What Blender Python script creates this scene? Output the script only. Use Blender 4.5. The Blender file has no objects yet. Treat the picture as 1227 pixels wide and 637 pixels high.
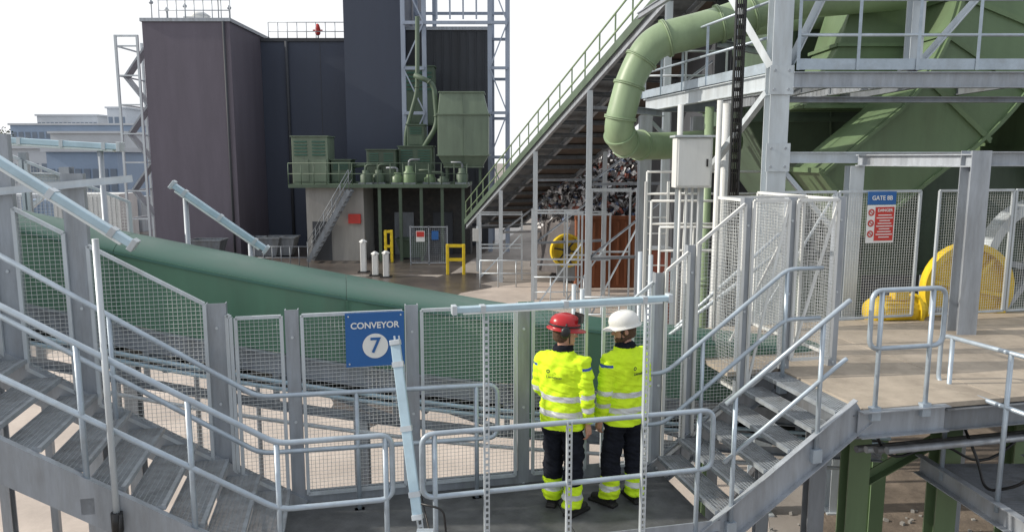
import bpy, math, random
from mathutils import Vector as V, Matrix, noise
random.seed(11)
S=bpy.context.scene
F=900.0;CX=613.5;CY=318.5;PT=math.radians(8.1);CZ=5.4
cp,sp=math.cos(PT),math.sin(PT)
TH=math.atan(.22);ct,sn=math.cos(TH),math.sin(TH);Y0=5.75
def ray(u,v):
    a=(u-CX)/F;b=-(v-CY)/F
    return V((a,cp+b*sp,-sp+b*cp))
def WY(u,v,y):
    d=ray(u,v);k=y/d.y
    return V((d.x*k,y,CZ+d.z*k))
def WZ(u,v,z):
    d=ray(u,v);k=(z-CZ)/d.z
    return V((d.x*k,d.y*k,z))
def L(s,t,z): return V((s*ct-t*sn,Y0+s*sn+t*ct,z))
def WT(u,v,t):
    d=ray(u,v);nrm=V((-sn,ct,0));k=(t+nrm.y*Y0)/(d.x*nrm.x+d.y*nrm.y)
    return V((d.x*k,d.y*k,CZ+d.z*k))
def sof(p): return p.x*ct+(p.y-Y0)*sn
def SU(u,t,v=450): return sof(WT(u,v,t))
Z=V((0,0,1))
# ---------------------------------------------------------------- mesh builder
class MB:
    def __init__(s): s.v=[];s.f=[];s.m=[];s.sm=[]
    def add(s,vs,fs,mi=0,sm=False):
        o=len(s.v);s.v+=[V(x) for x in vs]
        for f in fs: s.f.append([o+i for i in f]);s.m.append(mi);s.sm.append(sm)
        return s
    def box(s,c,d,mi=0,R=None):
        vs=[]
        for i in (-.5,.5):
            for j in (-.5,.5):
                for k in (-.5,.5):
                    p=V((i*d[0],j*d[1],k*d[2]))
                    if R: p=R@p
                    vs.append(V(c)+p)
        return s.add(vs,[(0,1,3,2),(4,6,7,5),(0,4,5,1),(2,3,7,6),(0,2,6,4),(1,5,7,3)],mi)
    def bb(s,a,b,mi=0):
        a=V(a);b=V(b);return s.box((a+b)/2,[abs(b[i]-a[i]) for i in range(3)],mi)
    def lbox(s,s0,s1,t0,t1,z0,z1,mi=0):
        vs=[L(a,b,c) for a in (s0,s1) for b in (t0,t1) for c in (z0,z1)]
        return s.add(vs,[(0,1,3,2),(4,6,7,5),(0,4,5,1),(2,3,7,6),(0,2,6,4),(1,5,7,3)],mi)
    def beam(s,p,q,w=.1,h=.1,up=Z,prof='box',tk=None,mi=0):
        p=V(p);q=V(q);ax=(q-p).normalized();up=V(up)
        if abs(ax.dot(up))>.98: up=V((0,1,0))
        x=ax.cross(up).normalized();y=x.cross(ax).normalized()
        a=w/2;b=h/2;t=tk or min(w,h)*.12
        if prof=='box': P=[(-a,-b),(a,-b),(a,b),(-a,b)]
        elif prof=='I': P=[(-a,-b),(a,-b),(a,-b+t),(t/2,-b+t),(t/2,b-t),(a,b-t),(a,b),(-a,b),(-a,b-t),(-t/2,b-t),(-t/2,-b+t),(-a,-b+t)]
        elif prof=='U': P=[(-a,-b),(a,-b),(a,-b+t),(-a+t,-b+t),(-a+t,b-t),(a,b-t),(a,b),(-a,b)]
        elif prof=='L': P=[(-a,-b),(a,-b),(a,-b+t),(-a+t,-b+t),(-a+t,b),(-a,b)]
        n=len(P);vs=[p+x*i+y*j for i,j in P]+[q+x*i+y*j for i,j in P]
        fs=[(i,(i+1)%n,n+(i+1)%n,n+i) for i in range(n)]+[tuple(range(n))[::-1],tuple(range(n,2*n))]
        return s.add(vs,fs,mi)
    def path(s,pts,r,n=8,mi=0,sm=True,cap=True,closed=False,sc=(1,1)):
        pts=[V(p) for p in pts];N=len(pts)
        R=r if isinstance(r,(list,tuple)) else [r]*N
        vs=[];x=None
        for i,p in enumerate(pts):
            if closed: t=(pts[(i+1)%N]-pts[i-1]).normalized()
            elif i==0: t=(pts[1]-p).normalized()
            elif i==N-1: t=(p-pts[i-1]).normalized()
            else:
                t=((pts[i+1]-p).normalized()+(p-pts[i-1]).normalized())
                t=t.normalized() if t.length>1e-6 else (pts[i+1]-p).normalized()
            if x is None:
                x=t.cross(Z) if abs(t.z)<.9 else t.cross(V((0,1,0)))
            x=(x-t*x.dot(t)).normalized();y=t.cross(x)
            for k in range(n):
                a=2*math.pi*k/n
                vs.append(p+(x*math.cos(a)*sc[0]+y*math.sin(a)*sc[1])*R[i])
        fs=[]
        for i in range(N if closed else N-1):
            j=(i+1)%N
            for k in range(n): fs.append((i*n+k,i*n+(k+1)%n,j*n+(k+1)%n,j*n+k))
        s.add(vs,fs,mi,sm)
        if cap and not closed:
            o=len(s.v)-len(vs)
            s.f.append([o+k for k in range(n)][::-1]);s.m.append(mi);s.sm.append(False)
            s.f.append([o+(N-1)*n+k for k in range(n)]);s.m.append(mi);s.sm.append(False)
        return s
    def tube(s,p,q,r,n=10,mi=0): return s.path([p,q],r,n,mi)
    def wire(s,p,q,r=.002,mi=0):
        p=V(p);q=V(q);ax=(q-p).normalized();up=Z if abs(ax.z)<.9 else V((0,1,0))
        x=ax.cross(up).normalized()*r;y=x.cross(ax).normalized()*r
        vs=[p+x,p-x*.5+y*.87,p-x*.5-y*.87,q+x,q-x*.5+y*.87,q-x*.5-y*.87]
        return s.add(vs,[(0,1,4,3),(1,2,5,4),(2,0,3,5)],mi)
    def panel(s,a,b,za0,za1,zb0,zb1,pitch=.036,r=.0021,mi=0):
        a=V((a[0],a[1],0));b=V((b[0],b[1],0));w=(b-a).length
        n=max(1,int(w/pitch))
        for i in range(n+1):
            x=i/n;p=a.lerp(b,x);z0=za0+(zb0-za0)*x;z1=za1+(zb1-za1)*x
            s.wire(p+Z*z0,p+Z*z1,r,mi)
        z=min(za0,zb0)
        while z<max(za1,zb1):
            lo,hi=0.,1.
            for c0,c1 in ((z-za0,-(zb0-za0)),(za1-z,(zb1-za1))):
                if abs(c1)<1e-6:
                    if c0<-1e-6: hi=-1
                else:
                    x=-c0/c1
                    if c1>0: lo=max(lo,x)
                    else: hi=min(hi,x)
            if hi>lo+.01: s.wire(a.lerp(b,lo)+Z*z,a.lerp(b,hi)+Z*z,r,mi)
            z+=pitch
        return s
    def lathe(s,c,axis,prof,n=24,mi=0,sm=True,up=None,sx=1,sy=1):
        c=V(c);ax=V(axis).normalized()
        u=up or (Z if abs(ax.z)<.9 else V((0,1,0)))
        x=ax.cross(u).normalized();y=ax.cross(x).normalized()
        vs=[]
        for r,h in prof:
            for k in range(n):
                a=2*math.pi*k/n;vs.append(c+ax*h+x*math.cos(a)*r*sx+y*math.sin(a)*r*sy)
        fs=[]
        for i in range(len(prof)-1):
            for k in range(n): fs.append((i*n+k,i*n+(k+1)%n,(i+1)*n+(k+1)%n,(i+1)*n+k))
        return s.add(vs,fs,mi,sm)
    def rings(s,R,n=24,mi=0,sm=True,M=None):
        vs=[]
        for cx,cy,z,rx,ry in R:
            for k in range(n):
                a=2*math.pi*k/n;c,d=math.cos(a),math.sin(a)
                p=V((cx+math.copysign(abs(c)**.88,c)*rx,cy+math.copysign(abs(d)**.88,d)*ry,z))
                if M: p=M@p
                vs.append(p)
        fs=[(i*n+k,i*n+(k+1)%n,(i+1)*n+(k+1)%n,(i+1)*n+k) for i in range(len(R)-1) for k in range(n)]
        fs+=[tuple(range(n))[::-1],tuple(range((len(R)-1)*n,len(R)*n))]
        return s.add(vs,fs,mi,sm)
    def ball(s,c,rx,ry=None,rz=None,n=14,mi=0,M=None):
        ry=ry or rx;rz=rz or rx;R=[]
        for i in range(1,n):
            a=-math.pi/2+math.pi*i/n
            R.append((c[0],c[1],c[2]+math.sin(a)*rz,rx*math.cos(a),ry*math.cos(a)))
        return s.rings(R,n+4,mi,True,M)
def fillet(pts,r,n=5,closed=False):
    pts=[V(p) for p in pts];out=[]
    N=len(pts)
    for i,p in enumerate(pts):
        if not closed and i in (0,N-1): out.append(p);continue
        a=pts[i-1]-p;b=pts[(i+1)%N]-p
        rr=min(r,a.length*.45,b.length*.45);A=p+a.normalized()*rr;B=p+b.normalized()*rr
        for k in range(n+1):
            t=k/n;out.append(A*(1-t)**2+p*2*t*(1-t)+B*t*t)
    return out
org={}
def thing(name,label,cat,loc,group=None,rz=0):
    e=bpy.data.objects.new(name,None);S.collection.objects.link(e)
    e.location=loc;e.rotation_euler=(0,0,rz);e.empty_display_size=.2
    e["label"]=label;e["category"]=cat
    if group: e["group"]=group
    org[e.name]=V(loc) if rz==0 else V((0,0,0))
    return e
def mk(name,mb,mats,o=V((0,0,0))):
    me=bpy.data.meshes.new(name)
    me.from_pydata([tuple(v-o) for v in mb.v],[],mb.f)
    for m in (mats if isinstance(mats,(list,tuple)) else [mats]): me.materials.append(m)
    me.polygons.foreach_set('material_index',mb.m)
    me.polygons.foreach_set('use_smooth',mb.sm)
    me.update()
    ob=bpy.data.objects.new(name,me);S.collection.objects.link(ob)
    return ob
def part(th,name,mb,mats,label=None,bev=0):
    o=org[th.name];ob=mk(name,mb,mats,o);ob.parent=th;org[ob.name]=o
    if label: ob["label"]=label
    if bev:
        b=ob.modifiers.new('b','BEVEL');b.width=bev;b.segments=2;b.limit_method='ANGLE';b.angle_limit=math.radians(50)
    return ob
# ---------------------------------------------------------------- materials
def mat(name,c,rough=.5,metal=0,var=.15,scale=3,bump=.0,dirt=None,da=.45,streak=False,bs=None,spec=.5):
    m=bpy.data.materials.new(name);m.use_nodes=True;nt=m.node_tree;N=nt.nodes;K=nt.links
    b=N['Principled BSDF'];b.inputs['Roughness'].default_value=rough;b.inputs['Metallic'].default_value=metal
    b.inputs['Specular IOR Level'].default_value=spec
    g=N.new('ShaderNodeNewGeometry');mp=N.new('ShaderNodeMapping')
    mp.inputs['Scale'].default_value=(1,1,.15) if streak else (1,1,1)
    K.new(g.outputs['Position'],mp.inputs['Vector'])
    n=N.new('ShaderNodeTexNoise');n.inputs['Scale'].default_value=scale;n.inputs['Detail'].default_value=8;n.inputs['Roughness'].default_value=.65
    K.new(mp.outputs[0],n.inputs['Vector'])
    r=N.new('ShaderNodeValToRGB');r.color_ramp.elements[0].position=.3;r.color_ramp.elements[1].position=.7
    r.color_ramp.elements[0].color=[max(0,x*(1-var)) for x in c]+[1];r.color_ramp.elements[1].color=[min(1,x*(1+var)) for x in c]+[1]
    K.new(n.outputs['Fac'],r.inputs[0]);out=r.outputs[0]
    if dirt:
        n2=N.new('ShaderNodeTexNoise');n2.inputs['Scale'].default_value=scale*.45;n2.inputs['Detail'].default_value=10;n2.inputs['Roughness'].default_value=.75
        K.new(mp.outputs[0],n2.inputs['Vector'])
        r2=N.new('ShaderNodeValToRGB');r2.color_ramp.elements[0].position=.48;r2.color_ramp.elements[1].position=.72
        r2.color_ramp.elements[0].color=(0,0,0,1);r2.color_ramp.elements[1].color=(da,da,da,1)
        K.new(n2.outputs['Fac'],r2.inputs[0])
        mx=N.new('ShaderNodeMixRGB');mx.inputs[2].default_value=list(dirt)+[1]
        K.new(r2.outputs[0],mx.inputs[0]);K.new(out,mx.inputs[1]);out=mx.outputs[0]
    K.new(out,b.inputs['Base Color'])
    mr=N.new('ShaderNodeMapRange');mr.inputs[3].default_value=max(.05,rough-.12);mr.inputs[4].default_value=min(1,rough+.15)
    K.new(n.outputs['Fac'],mr.inputs[0]);K.new(mr.outputs[0],b.inputs['Roughness'])
    if bump:
        n3=N.new('ShaderNodeTexNoise');n3.inputs['Scale'].default_value=bs or scale*10;n3.inputs['Detail'].default_value=4
        K.new(g.outputs['Position'],n3.inputs['Vector'])
        bp=N.new('ShaderNodeBump');bp.inputs['Strength'].default_value=bump;bp.inputs['Distance'].default_value=.02
        K.new(n3.outputs['Fac'],bp.inputs['Height']);K.new(bp.outputs[0],b.inputs['Normal'])
    return m
GALV=mat('galvanised_steel',(.36,.39,.43),.45,.35,.2,9,.05,(.2,.19,.17),.45,True)
GALVL=mat('bright_galvanised_steel',(.56,.61,.65),.4,.25,.12,7,.03,(.32,.31,.28),.4,True)
GALVD=mat('dull_galvanised_steel',(.22,.24,.265),.5,.35,.25,6,.05,(.13,.11,.09),.55,True)
TREAD=mat('tread_grating',(.36,.39,.42),.45,.3,.2,8,.03,(.16,.14,.12),.5)
WIRE=mat('mesh_wire',(.55,.57,.57),.45,.2,.1,5)
TUBE=mat('handrail_tube',(.42,.49,.56),.36,.35,.14,6,.02,(.25,.25,.24),.4)
LAMPH=mat('lamp_housing',(.46,.61,.70),.35,.2,.1,5,0,(.3,.36,.4),.4)
LENS=mat('lamp_diffuser',(.8,.85,.86),.25,0,.03,5)
WHITE=mat('white_paint',(.7,.71,.7),.45,0,.08,4,.0,(.38,.35,.3),.45,True)
GREEN=mat('green_paint',(.105,.225,.15),.4,0,.12,2.5,.02,(.13,.16,.12),.5,True)
GREEND=mat('dark_green_paint',(.03,.11,.078),.38,0,.1,2.5,.02,(.06,.10,.08),.5,True)
GREENL=mat('pale_green_paint',(.26,.35,.21),.4,0,.12,2,.03,(.13,.17,.11),.5,True)
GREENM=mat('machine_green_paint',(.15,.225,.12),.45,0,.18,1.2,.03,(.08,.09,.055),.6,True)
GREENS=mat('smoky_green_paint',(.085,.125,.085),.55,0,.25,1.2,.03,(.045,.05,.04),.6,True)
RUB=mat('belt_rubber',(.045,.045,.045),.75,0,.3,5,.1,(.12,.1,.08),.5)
BLACK=mat('black_plastic',(.015,.015,.016),.4)
YEL=mat('yellow_paint',(.8,.58,.02),.38,0,.12,4,.02,(.3,.2,.05),.45)
YELD=mat('dull_yellow_paint',(.74,.52,.02),.45,0,.2,4,.03,(.25,.16,.04),.6,True)
RED=mat('red_paint',(.55,.04,.03),.4,0,.1,4)
BLUE=mat('sign_blue',(.02,.12,.36),.35,0,.04,3)
SWHITE=mat('sign_white',(.8,.8,.78),.4,0,.02,3)
RUST=mat('rusty_steel',(.26,.095,.045),.8,.1,.35,2,.2,(.07,.04,.025),.6,True)
BROWN=mat('brown_belt',(.10,.08,.068),.7,0,.3,2,.1,(.04,.03,.025),.5)
CLAD=mat('purple_grey_cladding',(.135,.12,.15),.75,0,.12,1.2,.25,(.09,.08,.10),.45,True,bs=9)
CLADB=mat('blue_grey_cladding',(.055,.067,.10),.65,0,.1,.8,.12,(.045,.05,.075),.4,True,bs=9)
CLADD=mat('dark_facade',(.055,.06,.07),.7,0,.25,1,.1,(.03,.03,.03),.5,True)
CONC=mat('concrete',(.34,.33,.31),.8,0,.2,1.5,.15,(.17,.16,.15),.6,True)
CONCD=mat('stained_concrete',(.2,.2,.19),.85,0,.25,1,.15,(.09,.085,.08),.7,True)
DECKT=mat('tan_deck',(.42,.36,.29),.75,0,.18,3,.15,(.19,.16,.13),.75)
DECKG=mat('grey_deck',(.12,.125,.13),.55,.2,.3,5,.12,(.06,.06,.058),.7)
FARW=mat('far_pale_wall',(.5,.53,.57),.8,0,.1,.3)
FARB=mat('far_blue_wall',(.27,.35,.47),.7,0,.1,.3)
FARD=mat('far_glass',(.16,.2,.26),.3,0,.1,.5)
STEELB=mat('blue_white_steel',(.34,.39,.48),.5,.1,.15,2,.0,(.2,.22,.26),.4,True)
GROUND=mat('yard_surface',(.29,.26,.235),.85,0,.25,.35,.2,(.11,.1,.09),.85,bs=14)
PAVE=mat('sunlit_pale_pavement',(.52,.45,.395),.8,0,.18,.5,.2,(.25,.21,.185),.7,bs=20)  # pinkish tan concrete, with the sunlit look of the yard in its pale tone
WET=mat('wet_asphalt',(.085,.072,.064),.3,0,.4,.5,.1,(.2,.17,.14),.6,bs=20)
DIRT=mat('dirt_ground',(.2,.16,.125),.95,0,.4,1.6,.6,(.08,.065,.055),.8,bs=25)
# ---------------------------------------------------------------- ground
def sheet(name,pts,z,m):
    b=MB();b.add([(p[0],p[1],z) for p in pts],[tuple(range(len(pts)))]);o=mk(name,b,m);o["kind"]="structure";return o
def blob(cx,cy,rx,ry,n=48):
    return [(cx+math.cos(2*math.pi*k/n)*rx*(1+.35*noise.noise(V((math.cos(k/n*6.28)*1.8+cx,math.sin(k/n*6.28)*1.8,cy)))),cy+math.sin(2*math.pi*k/n)*ry*(1+.35*noise.noise(V((math.cos(k/n*6.28)*1.8,math.sin(k/n*6.28)*1.8+cx,cy+9))))) for k in range(n)]
sheet('ground',[(-500,-60),(500,-60),(500,900),(-500,900)],0,GROUND)
sheet('sunlit_pavement',[(-13,8.3),(3.2,8.3),(6.5,20),(7,31),(1,33),(-2.5,30),(-13,24)],.004,PAVE)  # tan concrete sheet; its paler colour paints the sunlit area of the yard
sheet('road',[(-60,35),(-3,35),(1,60),(-60,60)],.004,WET)
sheet('wet_pavement',blob(-5.5,31,4.2,3.4),.008,WET)
sheet('wet_pavement',blob(-3.2,18,1.2,3),.008,WET)
sheet('wet_pavement',blob(-2.0,34,1.5,1.6),.012,WET)
sheet('dirt_path',[(3.6,1),(14,1),(14,16),(6.8,16),(3.6,8)],.008,DIRT)
b=MB()
for i in range(500):
    x=random.uniform(3.7,9);y=random.uniform(4,11);r_=random.uniform(.01,.05)
    b.box((x,y,.01+r_*.4),(r_*random.uniform(.8,2),r_*random.uniform(.8,2),r_),0,Matrix.Rotation(random.uniform(0,6),3,'Z')@Matrix.Rotation(random.uniform(-.5,.5),3,'X'))
o=mk('rubble',b,CONC);o["kind"]="stuff";o["label"]="loose stone rubble scattered on the dirt below";o["category"]="rubble"
# ---------------------------------------------------------------- walkway
SL=.65
SL0=-1.85;SR0=1.85;SR1=3.2;ZP=3.2
def zd(s):
    if s<SL0: return 2.2+SL*(SL0-s)
    if s>SR0: return min(ZP,2.2+(s-SR0)*(ZP-2.2)/(SR1-SR0))
    return 2.2
def ft(s):
    if s<-2.25: return 4.0+.6*(-2.25-s)
    if s>1.5: return min(4.98,4.0+.79*(s-1.5))
    return 4.0
w=thing('walkway','grey steel walkway deck the two workers stand on','walkway',L(0,.65,2.2))
for i in range(3):
    a=SL0+(SR0-SL0)*i/3;c=SL0+(SR0-SL0)*(i+1)/3
    part(w,'deck',MB().lbox(a+.004,c-.004,0.02,1.32,2.16,2.2),DECKG,bev=.003)
for t in (-.03,1.37):
    part(w,'edge_beam',MB().beam(L(SL0,t,2.08),L(SR0,t,2.08),.07,.22,prof='U'),GALV)
part(w,'toe_plate',MB().lbox(SL0,SR0,1.325,1.335,2.2,2.33),GALV)
part(w,'toe_plate',MB().lbox(-.7,SR0,-.005,.01,2.2,2.3),GALV)
for s in (-1.6,1.6):
    for t in (.1,1.2): part(w,'leg',MB().beam(L(s,t,0),L(s,t,1.97),.12,.12,up=V((0,1,0)),prof='I'),GALV)
for s in (-1,0,1): part(w,'cross_beam',MB().beam(L(s,0.01,2.1),L(s,1.33,2.1),.06,.1,prof='U'),GALV)
def stair(name,label,s0,z0,s1,z1,n,m):
    th=thing(name,label,'staircase',L((s0+s1)/2,.65,min(z0,z1)))
    for i in range(n):
        k=(i+.5)/n;s=s0+(s1-s0)*k;z=z0+(z1-z0)*(i+1)/n
        if i==n-1: z=z1-.02
        wd=abs(s1-s0)/n+.005;b=MB()
        for j in range(8):
            ss=s-wd/2+wd*j/7;b.lbox(ss-.0025,ss+.0025,.035,1.285,z-.012,z)
        for j in range(52):
            tt=.04+1.24*j/51;b.lbox(s-wd/2,s+wd/2,tt-.004,tt+.004,z-.008,z-.001)
        sg=1 if s1<s0 else -1
        e=s+sg*wd/2;b.lbox(min(e,e+sg*.03),max(e,e+sg*.03),.035,1.285,z-.035,z+.002)
        e2=s-sg*wd/2;b.lbox(min(e2,e2+sg*.006),max(e2,e2+sg*.006),.035,1.285,z-.03,z+.001)
        for tt in (.036,1.284): b.lbox(s-wd/2,s+wd/2,tt-.003,tt+.003,z-.05,z+.001)
        part(th,'tread',b,m)
    for t in (0,1.32):
        d=(L(s1,t,z1)-L(s0,t,z0)).normalized()
        part(th,'stringer',MB().beam(L(s0,t,z0-.02)-d*.12,L(s1,t,z1-.02),.06,.28,prof='U'),GALV)
    return th
ls=stair('staircase','grated steel stairs coming down to the walkway',SL0,2.2,SL0-3.4,2.2+SL*3.4,13,TREAD)
rs=stair('staircase','short steel stairs climbing to the tan platform',SR0,2.2,SR1,ZP,6,TREAD)
R=.022
def rail(th,top,t,ends=(0,0),mid=.52,posts=(),base=None,r=R,m=TUBE):
    T=[L(s,t,z) for s,z in top];M_=[L(s,t,z-mid) for s,z in top]
    if ends[0] or ends[1]:
        if ends[0] and ends[1]: P=fillet(T+M_[::-1],.1,closed=True);part(th,'handrail',MB().path(P,r,10,closed=True),m)
        elif ends[1]: part(th,'handrail',MB().path(fillet(T+M_[::-1],.1),r,10),m)
        else: part(th,'handrail',MB().path(fillet(M_[::-1]+T,.1),r,10),m)
    else:
        part(th,'handrail',MB().path(fillet(T,.1),r,10),m);part(th,'middle_rail',MB().path(fillet(M_,.1),r*.9,10),m)
    for s in posts:
        z1=None
        for (a,za),(c,zc) in zip(top,top[1:]):
            if min(a,c)-1e-4<=s<=max(a,c)+1e-4: z1=za+(zc-za)*(s-a)/(c-a)
        if z1 is None: z1=top[0][1]
        z0=base if base is not None else zd(s)-.12
        b=MB().tube(L(s,t,z0),L(s,t,z1),r*.95,10);b.box(L(s,t,z0+.06),(.09,.06,.12),0,Matrix.Rotation(TH,3,'Z'))
        part(th,'post',b,m)
rail(ls,[(-5.2,3.3+SL*(5.2+SL0)),(SL0+.05,3.3),(-.95,3.3)],0,(0,1),posts=(-4.0,-3.1,-2.4,-1.8,-1.0))
rail(ls,[(-5.2,3.3+SL*(5.2+SL0)),(SL0-.2,3.33),(.1,3.3)],1.1,(0,1),posts=(-4.2,-3.2,-1.2,-.1))
g=thing('guard_railing','grey tube guard railing in front of the workers','railing',L(.6,0,2.2))
rail(g,[(-.72,3.28),(1.75,3.3)],0,(1,1),posts=(-.62,1.62))
def slotted(b,p,q,w=.041,axis=V((ct,sn,0))):
    p=V(p);q=V(q);d=(q-p).normalized();n=d.cross(axis).normalized();Ln=(q-p).length
    for sgn in (-1,1):
        b.beam(p+axis*sgn*w*.38,q+axis*sgn*w*.38,w*.24,.004,up=n)
        b.beam(p+axis*sgn*w*.5+n*.02,q+axis*sgn*w*.5+n*.02,.003,w,up=n)
    k=0
    while k<Ln-.02:
        b.beam(p+d*k,p+d*(k+.02),w*.54,.0035,up=n);k+=.05
b=MB();sx_=SU(683,-.03,520);slotted(b,L(sx_,-.03,2.1),L(sx_,-.03,3.3));part(g,'slotted_post',b,GALVL)
rail(rs,[(1.86,3.34),(2.98,4.18),(3.0,4.19)],0,(0,0),posts=(1.95,2.75))
rail(rs,[(1.2,3.3),(1.8,3.3),(3.1,4.3),(3.5,4.3)],1.12,(1,0),posts=(1.3,2.2,3.1))
g=thing('guard_railing','looped grey guard railing on the edge of the tan platform','railing',L(3.6,0,ZP))
rail(g,[(3.2,4.27),(3.95,4.27)],-.02,(1,1),posts=(3.3,3.82),base=ZP-.1)
def lamp(p,q,label,w=.085,posts=(),grp='linear site lamps'):
    p=V(p);q=V(q);th=thing('linear_lamp',label,'lamp',(p+q)/2,group=grp)
    d=(q-p).normalized();up=Z if abs(d.z)<.85 else V((0,-1,0))
    x=d.cross(up).normalized();u=x.cross(d).normalized()
    part(th,'housing',MB().beam(p,q,w,w*.55,up=u),LAMPH,bev=.006)
    part(th,'diffuser',MB().beam(p+d*.05-u*w*.38,q-d*.05-u*w*.38,w*.8,w*.26,up=u),LENS,bev=.008)
    for e in (p-d*.012,q+d*.012): part(th,'end_cap',MB().beam(e-d*.02,e+d*.02,w*1.08,w*.95,up=u),GALVL,bev=.005)
    for k in (.12,.5,.88):
        c=p.lerp(q,k);part(th,'bracket',MB().beam(c-d*.02,c+d*.02,w*1.15,w*.7,up=u),GALVL)
    for a,c in posts:
        b=MB();slotted(b,a,c);part(th,'slotted_post',b,GALVL)
    return th
lamp(WT(546,371,-.05),WT(800,357,-.05),'long pale linear lamp spanning two slotted posts above the railing',w=.075,posts=[(L(SU(583,-.05),-.05,2.1),L(SU(583,-.05),-.05,4.22)),(L(SU(775,-.05),-.05,2.1),L(SU(775,-.05),-.05,4.24))])
lamp(WT(-40,168,-.05),WT(158,292,-.05),'sloping pale linear lamp above the stair handrail',w=.09)
q=WT(114,286,-.05)
pl=thing('lamp_post','slim grey tube post holding the sloping lamp beside the stairs','lamp post',(q.x,q.y,2.6))
part(pl,'pole',MB().tube((q.x,q.y,2.55),q,.022),GALVL)
part(pl,'clamp',MB().tube((q.x,q.y,2.75),(q.x,q.y,2.9),.04),BLACK)
part(pl,'cable',MB().path([V((q.x+.03,q.y-.03,z+0))+V((.02*math.sin(z*9),.01*math.cos(z*7),0)) for z in [2.3,2.45,2.6,2.75,2.9]],.012,6),BLACK)
lamp(WT(208,222,3.7),WT(318,298,3.7),'sloping pale linear lamp on a bracket behind the conveyor',w=.11)
q=WT(300,290,3.7);q2=WT(222,235,3.7)
for qq in (q,q2):
    pl=thing('lamp_post','slim grey post beneath a linear lamp behind the conveyor','lamp post',(qq.x,qq.y,0));part(pl,'pole',MB().tube((qq.x,qq.y,0),(qq.x,qq.y,qq.z-.02),.03),GALV);part(pl,'base_plate',MB().box((qq.x,qq.y,.015),(.2,.2,.03)),GALV)
lamp(WY(10,168,8.2),WY(143,176,8.2),'bright white horizontal linear lamp beside the stairs',w=.11)
q=WY(120,180,8.2);pl=thing('lamp_post','grey post holding a horizontal linear lamp','lamp post',(q.x,q.y,0));part(pl,'pole',MB().tube((q.x,q.y,0),q,.03),GALV);part(pl,'base_plate',MB().box((q.x,q.y,.015),(.2,.2,.03)),GALV)
A=WT(474,412,-.08);B=V((-.60,5.0,2.25))
lamp(A,B.lerp(A,.33),'pale linear lamp leaning on a strut by the walkway gap',w=.072)
st_=thing('strut_post','leaning slotted steel strut beneath a lamp','post',B);b=MB();slotted(b,B+V((0,.06,0)),A+V((0,.06,.05)));part(st_,'strut',b,GALVL)
part(st_,'cable',MB().path(fillet([B+V((-.04,.0,.75)),B+V((.12,-.02,.72)),B+V((.14,0,.45)),B+V((.05,0,.35)),B+V((-.02,.02,.1))],.06),.008,6),BLACK)
part(st_,'clamp',MB().box(B+V((-.02,0.03,.5)),(.12,.08,.06)),GALVL)
# ---------------------------------------------------------------- mesh fence
def fpost(s,t,z0,z1,wd=.15,lab='flat grey steel channel fence post'):
    th=thing('fence_post',lab,'fence post',L(s,t,z0),group='steel fence posts')
    b=MB();b.beam(L(s,t+.04,z0),L(s,t+.04,z1),.08,wd,up=V((ct,sn,0)),prof='U',tk=.008)
    part(th,'channel',b,GALV)
    for k in (.12,.5,.88):
        z=z0+(z1-z0)*k;part(th,'bolt',MB().tube(L(s,t-.012,z),L(s,t-.004,z),.014,6),GALVL)
def fpan(s0,s1,t,zb=zd,zt=ft,frame=.03,mesh=WIRE,fm=GALVL,lab='galvanised wire mesh fence panel in a tube frame',gap=.1,t1=None,br=False):
    t1=t if t1 is None else t1
    P=[L(s0,t,zb(s0)+gap),L(s1,t1,zb(s1)+gap),L(s1,t1,zt(s1)),L(s0,t,zt(s0))]
    th=thing('mesh_fence_panel',lab,'mesh fence',(P[0]+P[1])/2,group='wire mesh fence panels')
    b=MB()
    for i in range(4):
        b.beam(P[i],P[(i+1)%4],frame,frame,up=V((-sn,ct,0)) if t==t1 else V((ct,sn,0)))
    if br: b.beam(P[0],P[2],frame*.8,frame*.8)
    part(th,'frame',b,fm)
    b=MB().panel(P[0],P[1],P[0].z,P[3].z,P[1].z,P[2].z);part(th,'wire_mesh',b,mesh)
us=[-60,20,104,262,352,495,628,712,790]
ss=[SU(u,1.3) for u in us]
ss[3]=SU(262,1.3,440)
for i,s in enumerate(ss):
    if i in (7,): continue
    fpost(s,1.32,zd(s)-.25,ft(s)+(.55 if i<3 else .05 if i<6 else .02),.17 if i<4 else .12)
for a,c in zip(ss,ss[1:]):
    br_=[a]+[x for x in (-2.25,1.5) if a+.08<x<c-.08]+[c]
    for x,y in zip(br_,br_[1:]): fpan(x+.09 if x==a else x+.02,y-.09 if y==c else y-.02,1.3)
s9=ss[-1];rr=[s9,2.15,2.75,3.25,3.82]
for a,c in zip(rr,rr[1:]): fpan(a+.05,c-.05,1.3,fm=WHITE,mesh=WHITE if a>2.5 else WIRE,br=a>2.7)
for s in rr[1:]: fpost(s,1.32,zd(s)-.2,ft(s)+.03,.1,'slim pale steel post of the mesh cage')
fpan(2.75,3.8,1.95,fm=WHITE,mesh=WHITE,br=True,lab='white mesh gate with diagonal brace inside the cage')
fpan(3.84,3.84,1.34,t1=3.0,fm=WHITE,lab='wire mesh side panel of the cage')
fpan(2.75,2.75,1.34,t1=1.95,fm=WHITE,lab='wire mesh side panel of the cage')
for a,c in ((3.9,4.95),(5.0,6.22),(6.52,7.7),(7.75,8.9)):
    fpan(a,c,3.0,br=a<4)
cbx=thing('cross_bar','galvanised bar joining the tall fence posts','steel bar',WT(75,225,1.25))
part(cbx,'bar',MB().beam(WT(-60,235,1.25),WT(158,214,1.25),.05,.06,prof='L'),GALVL)
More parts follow.
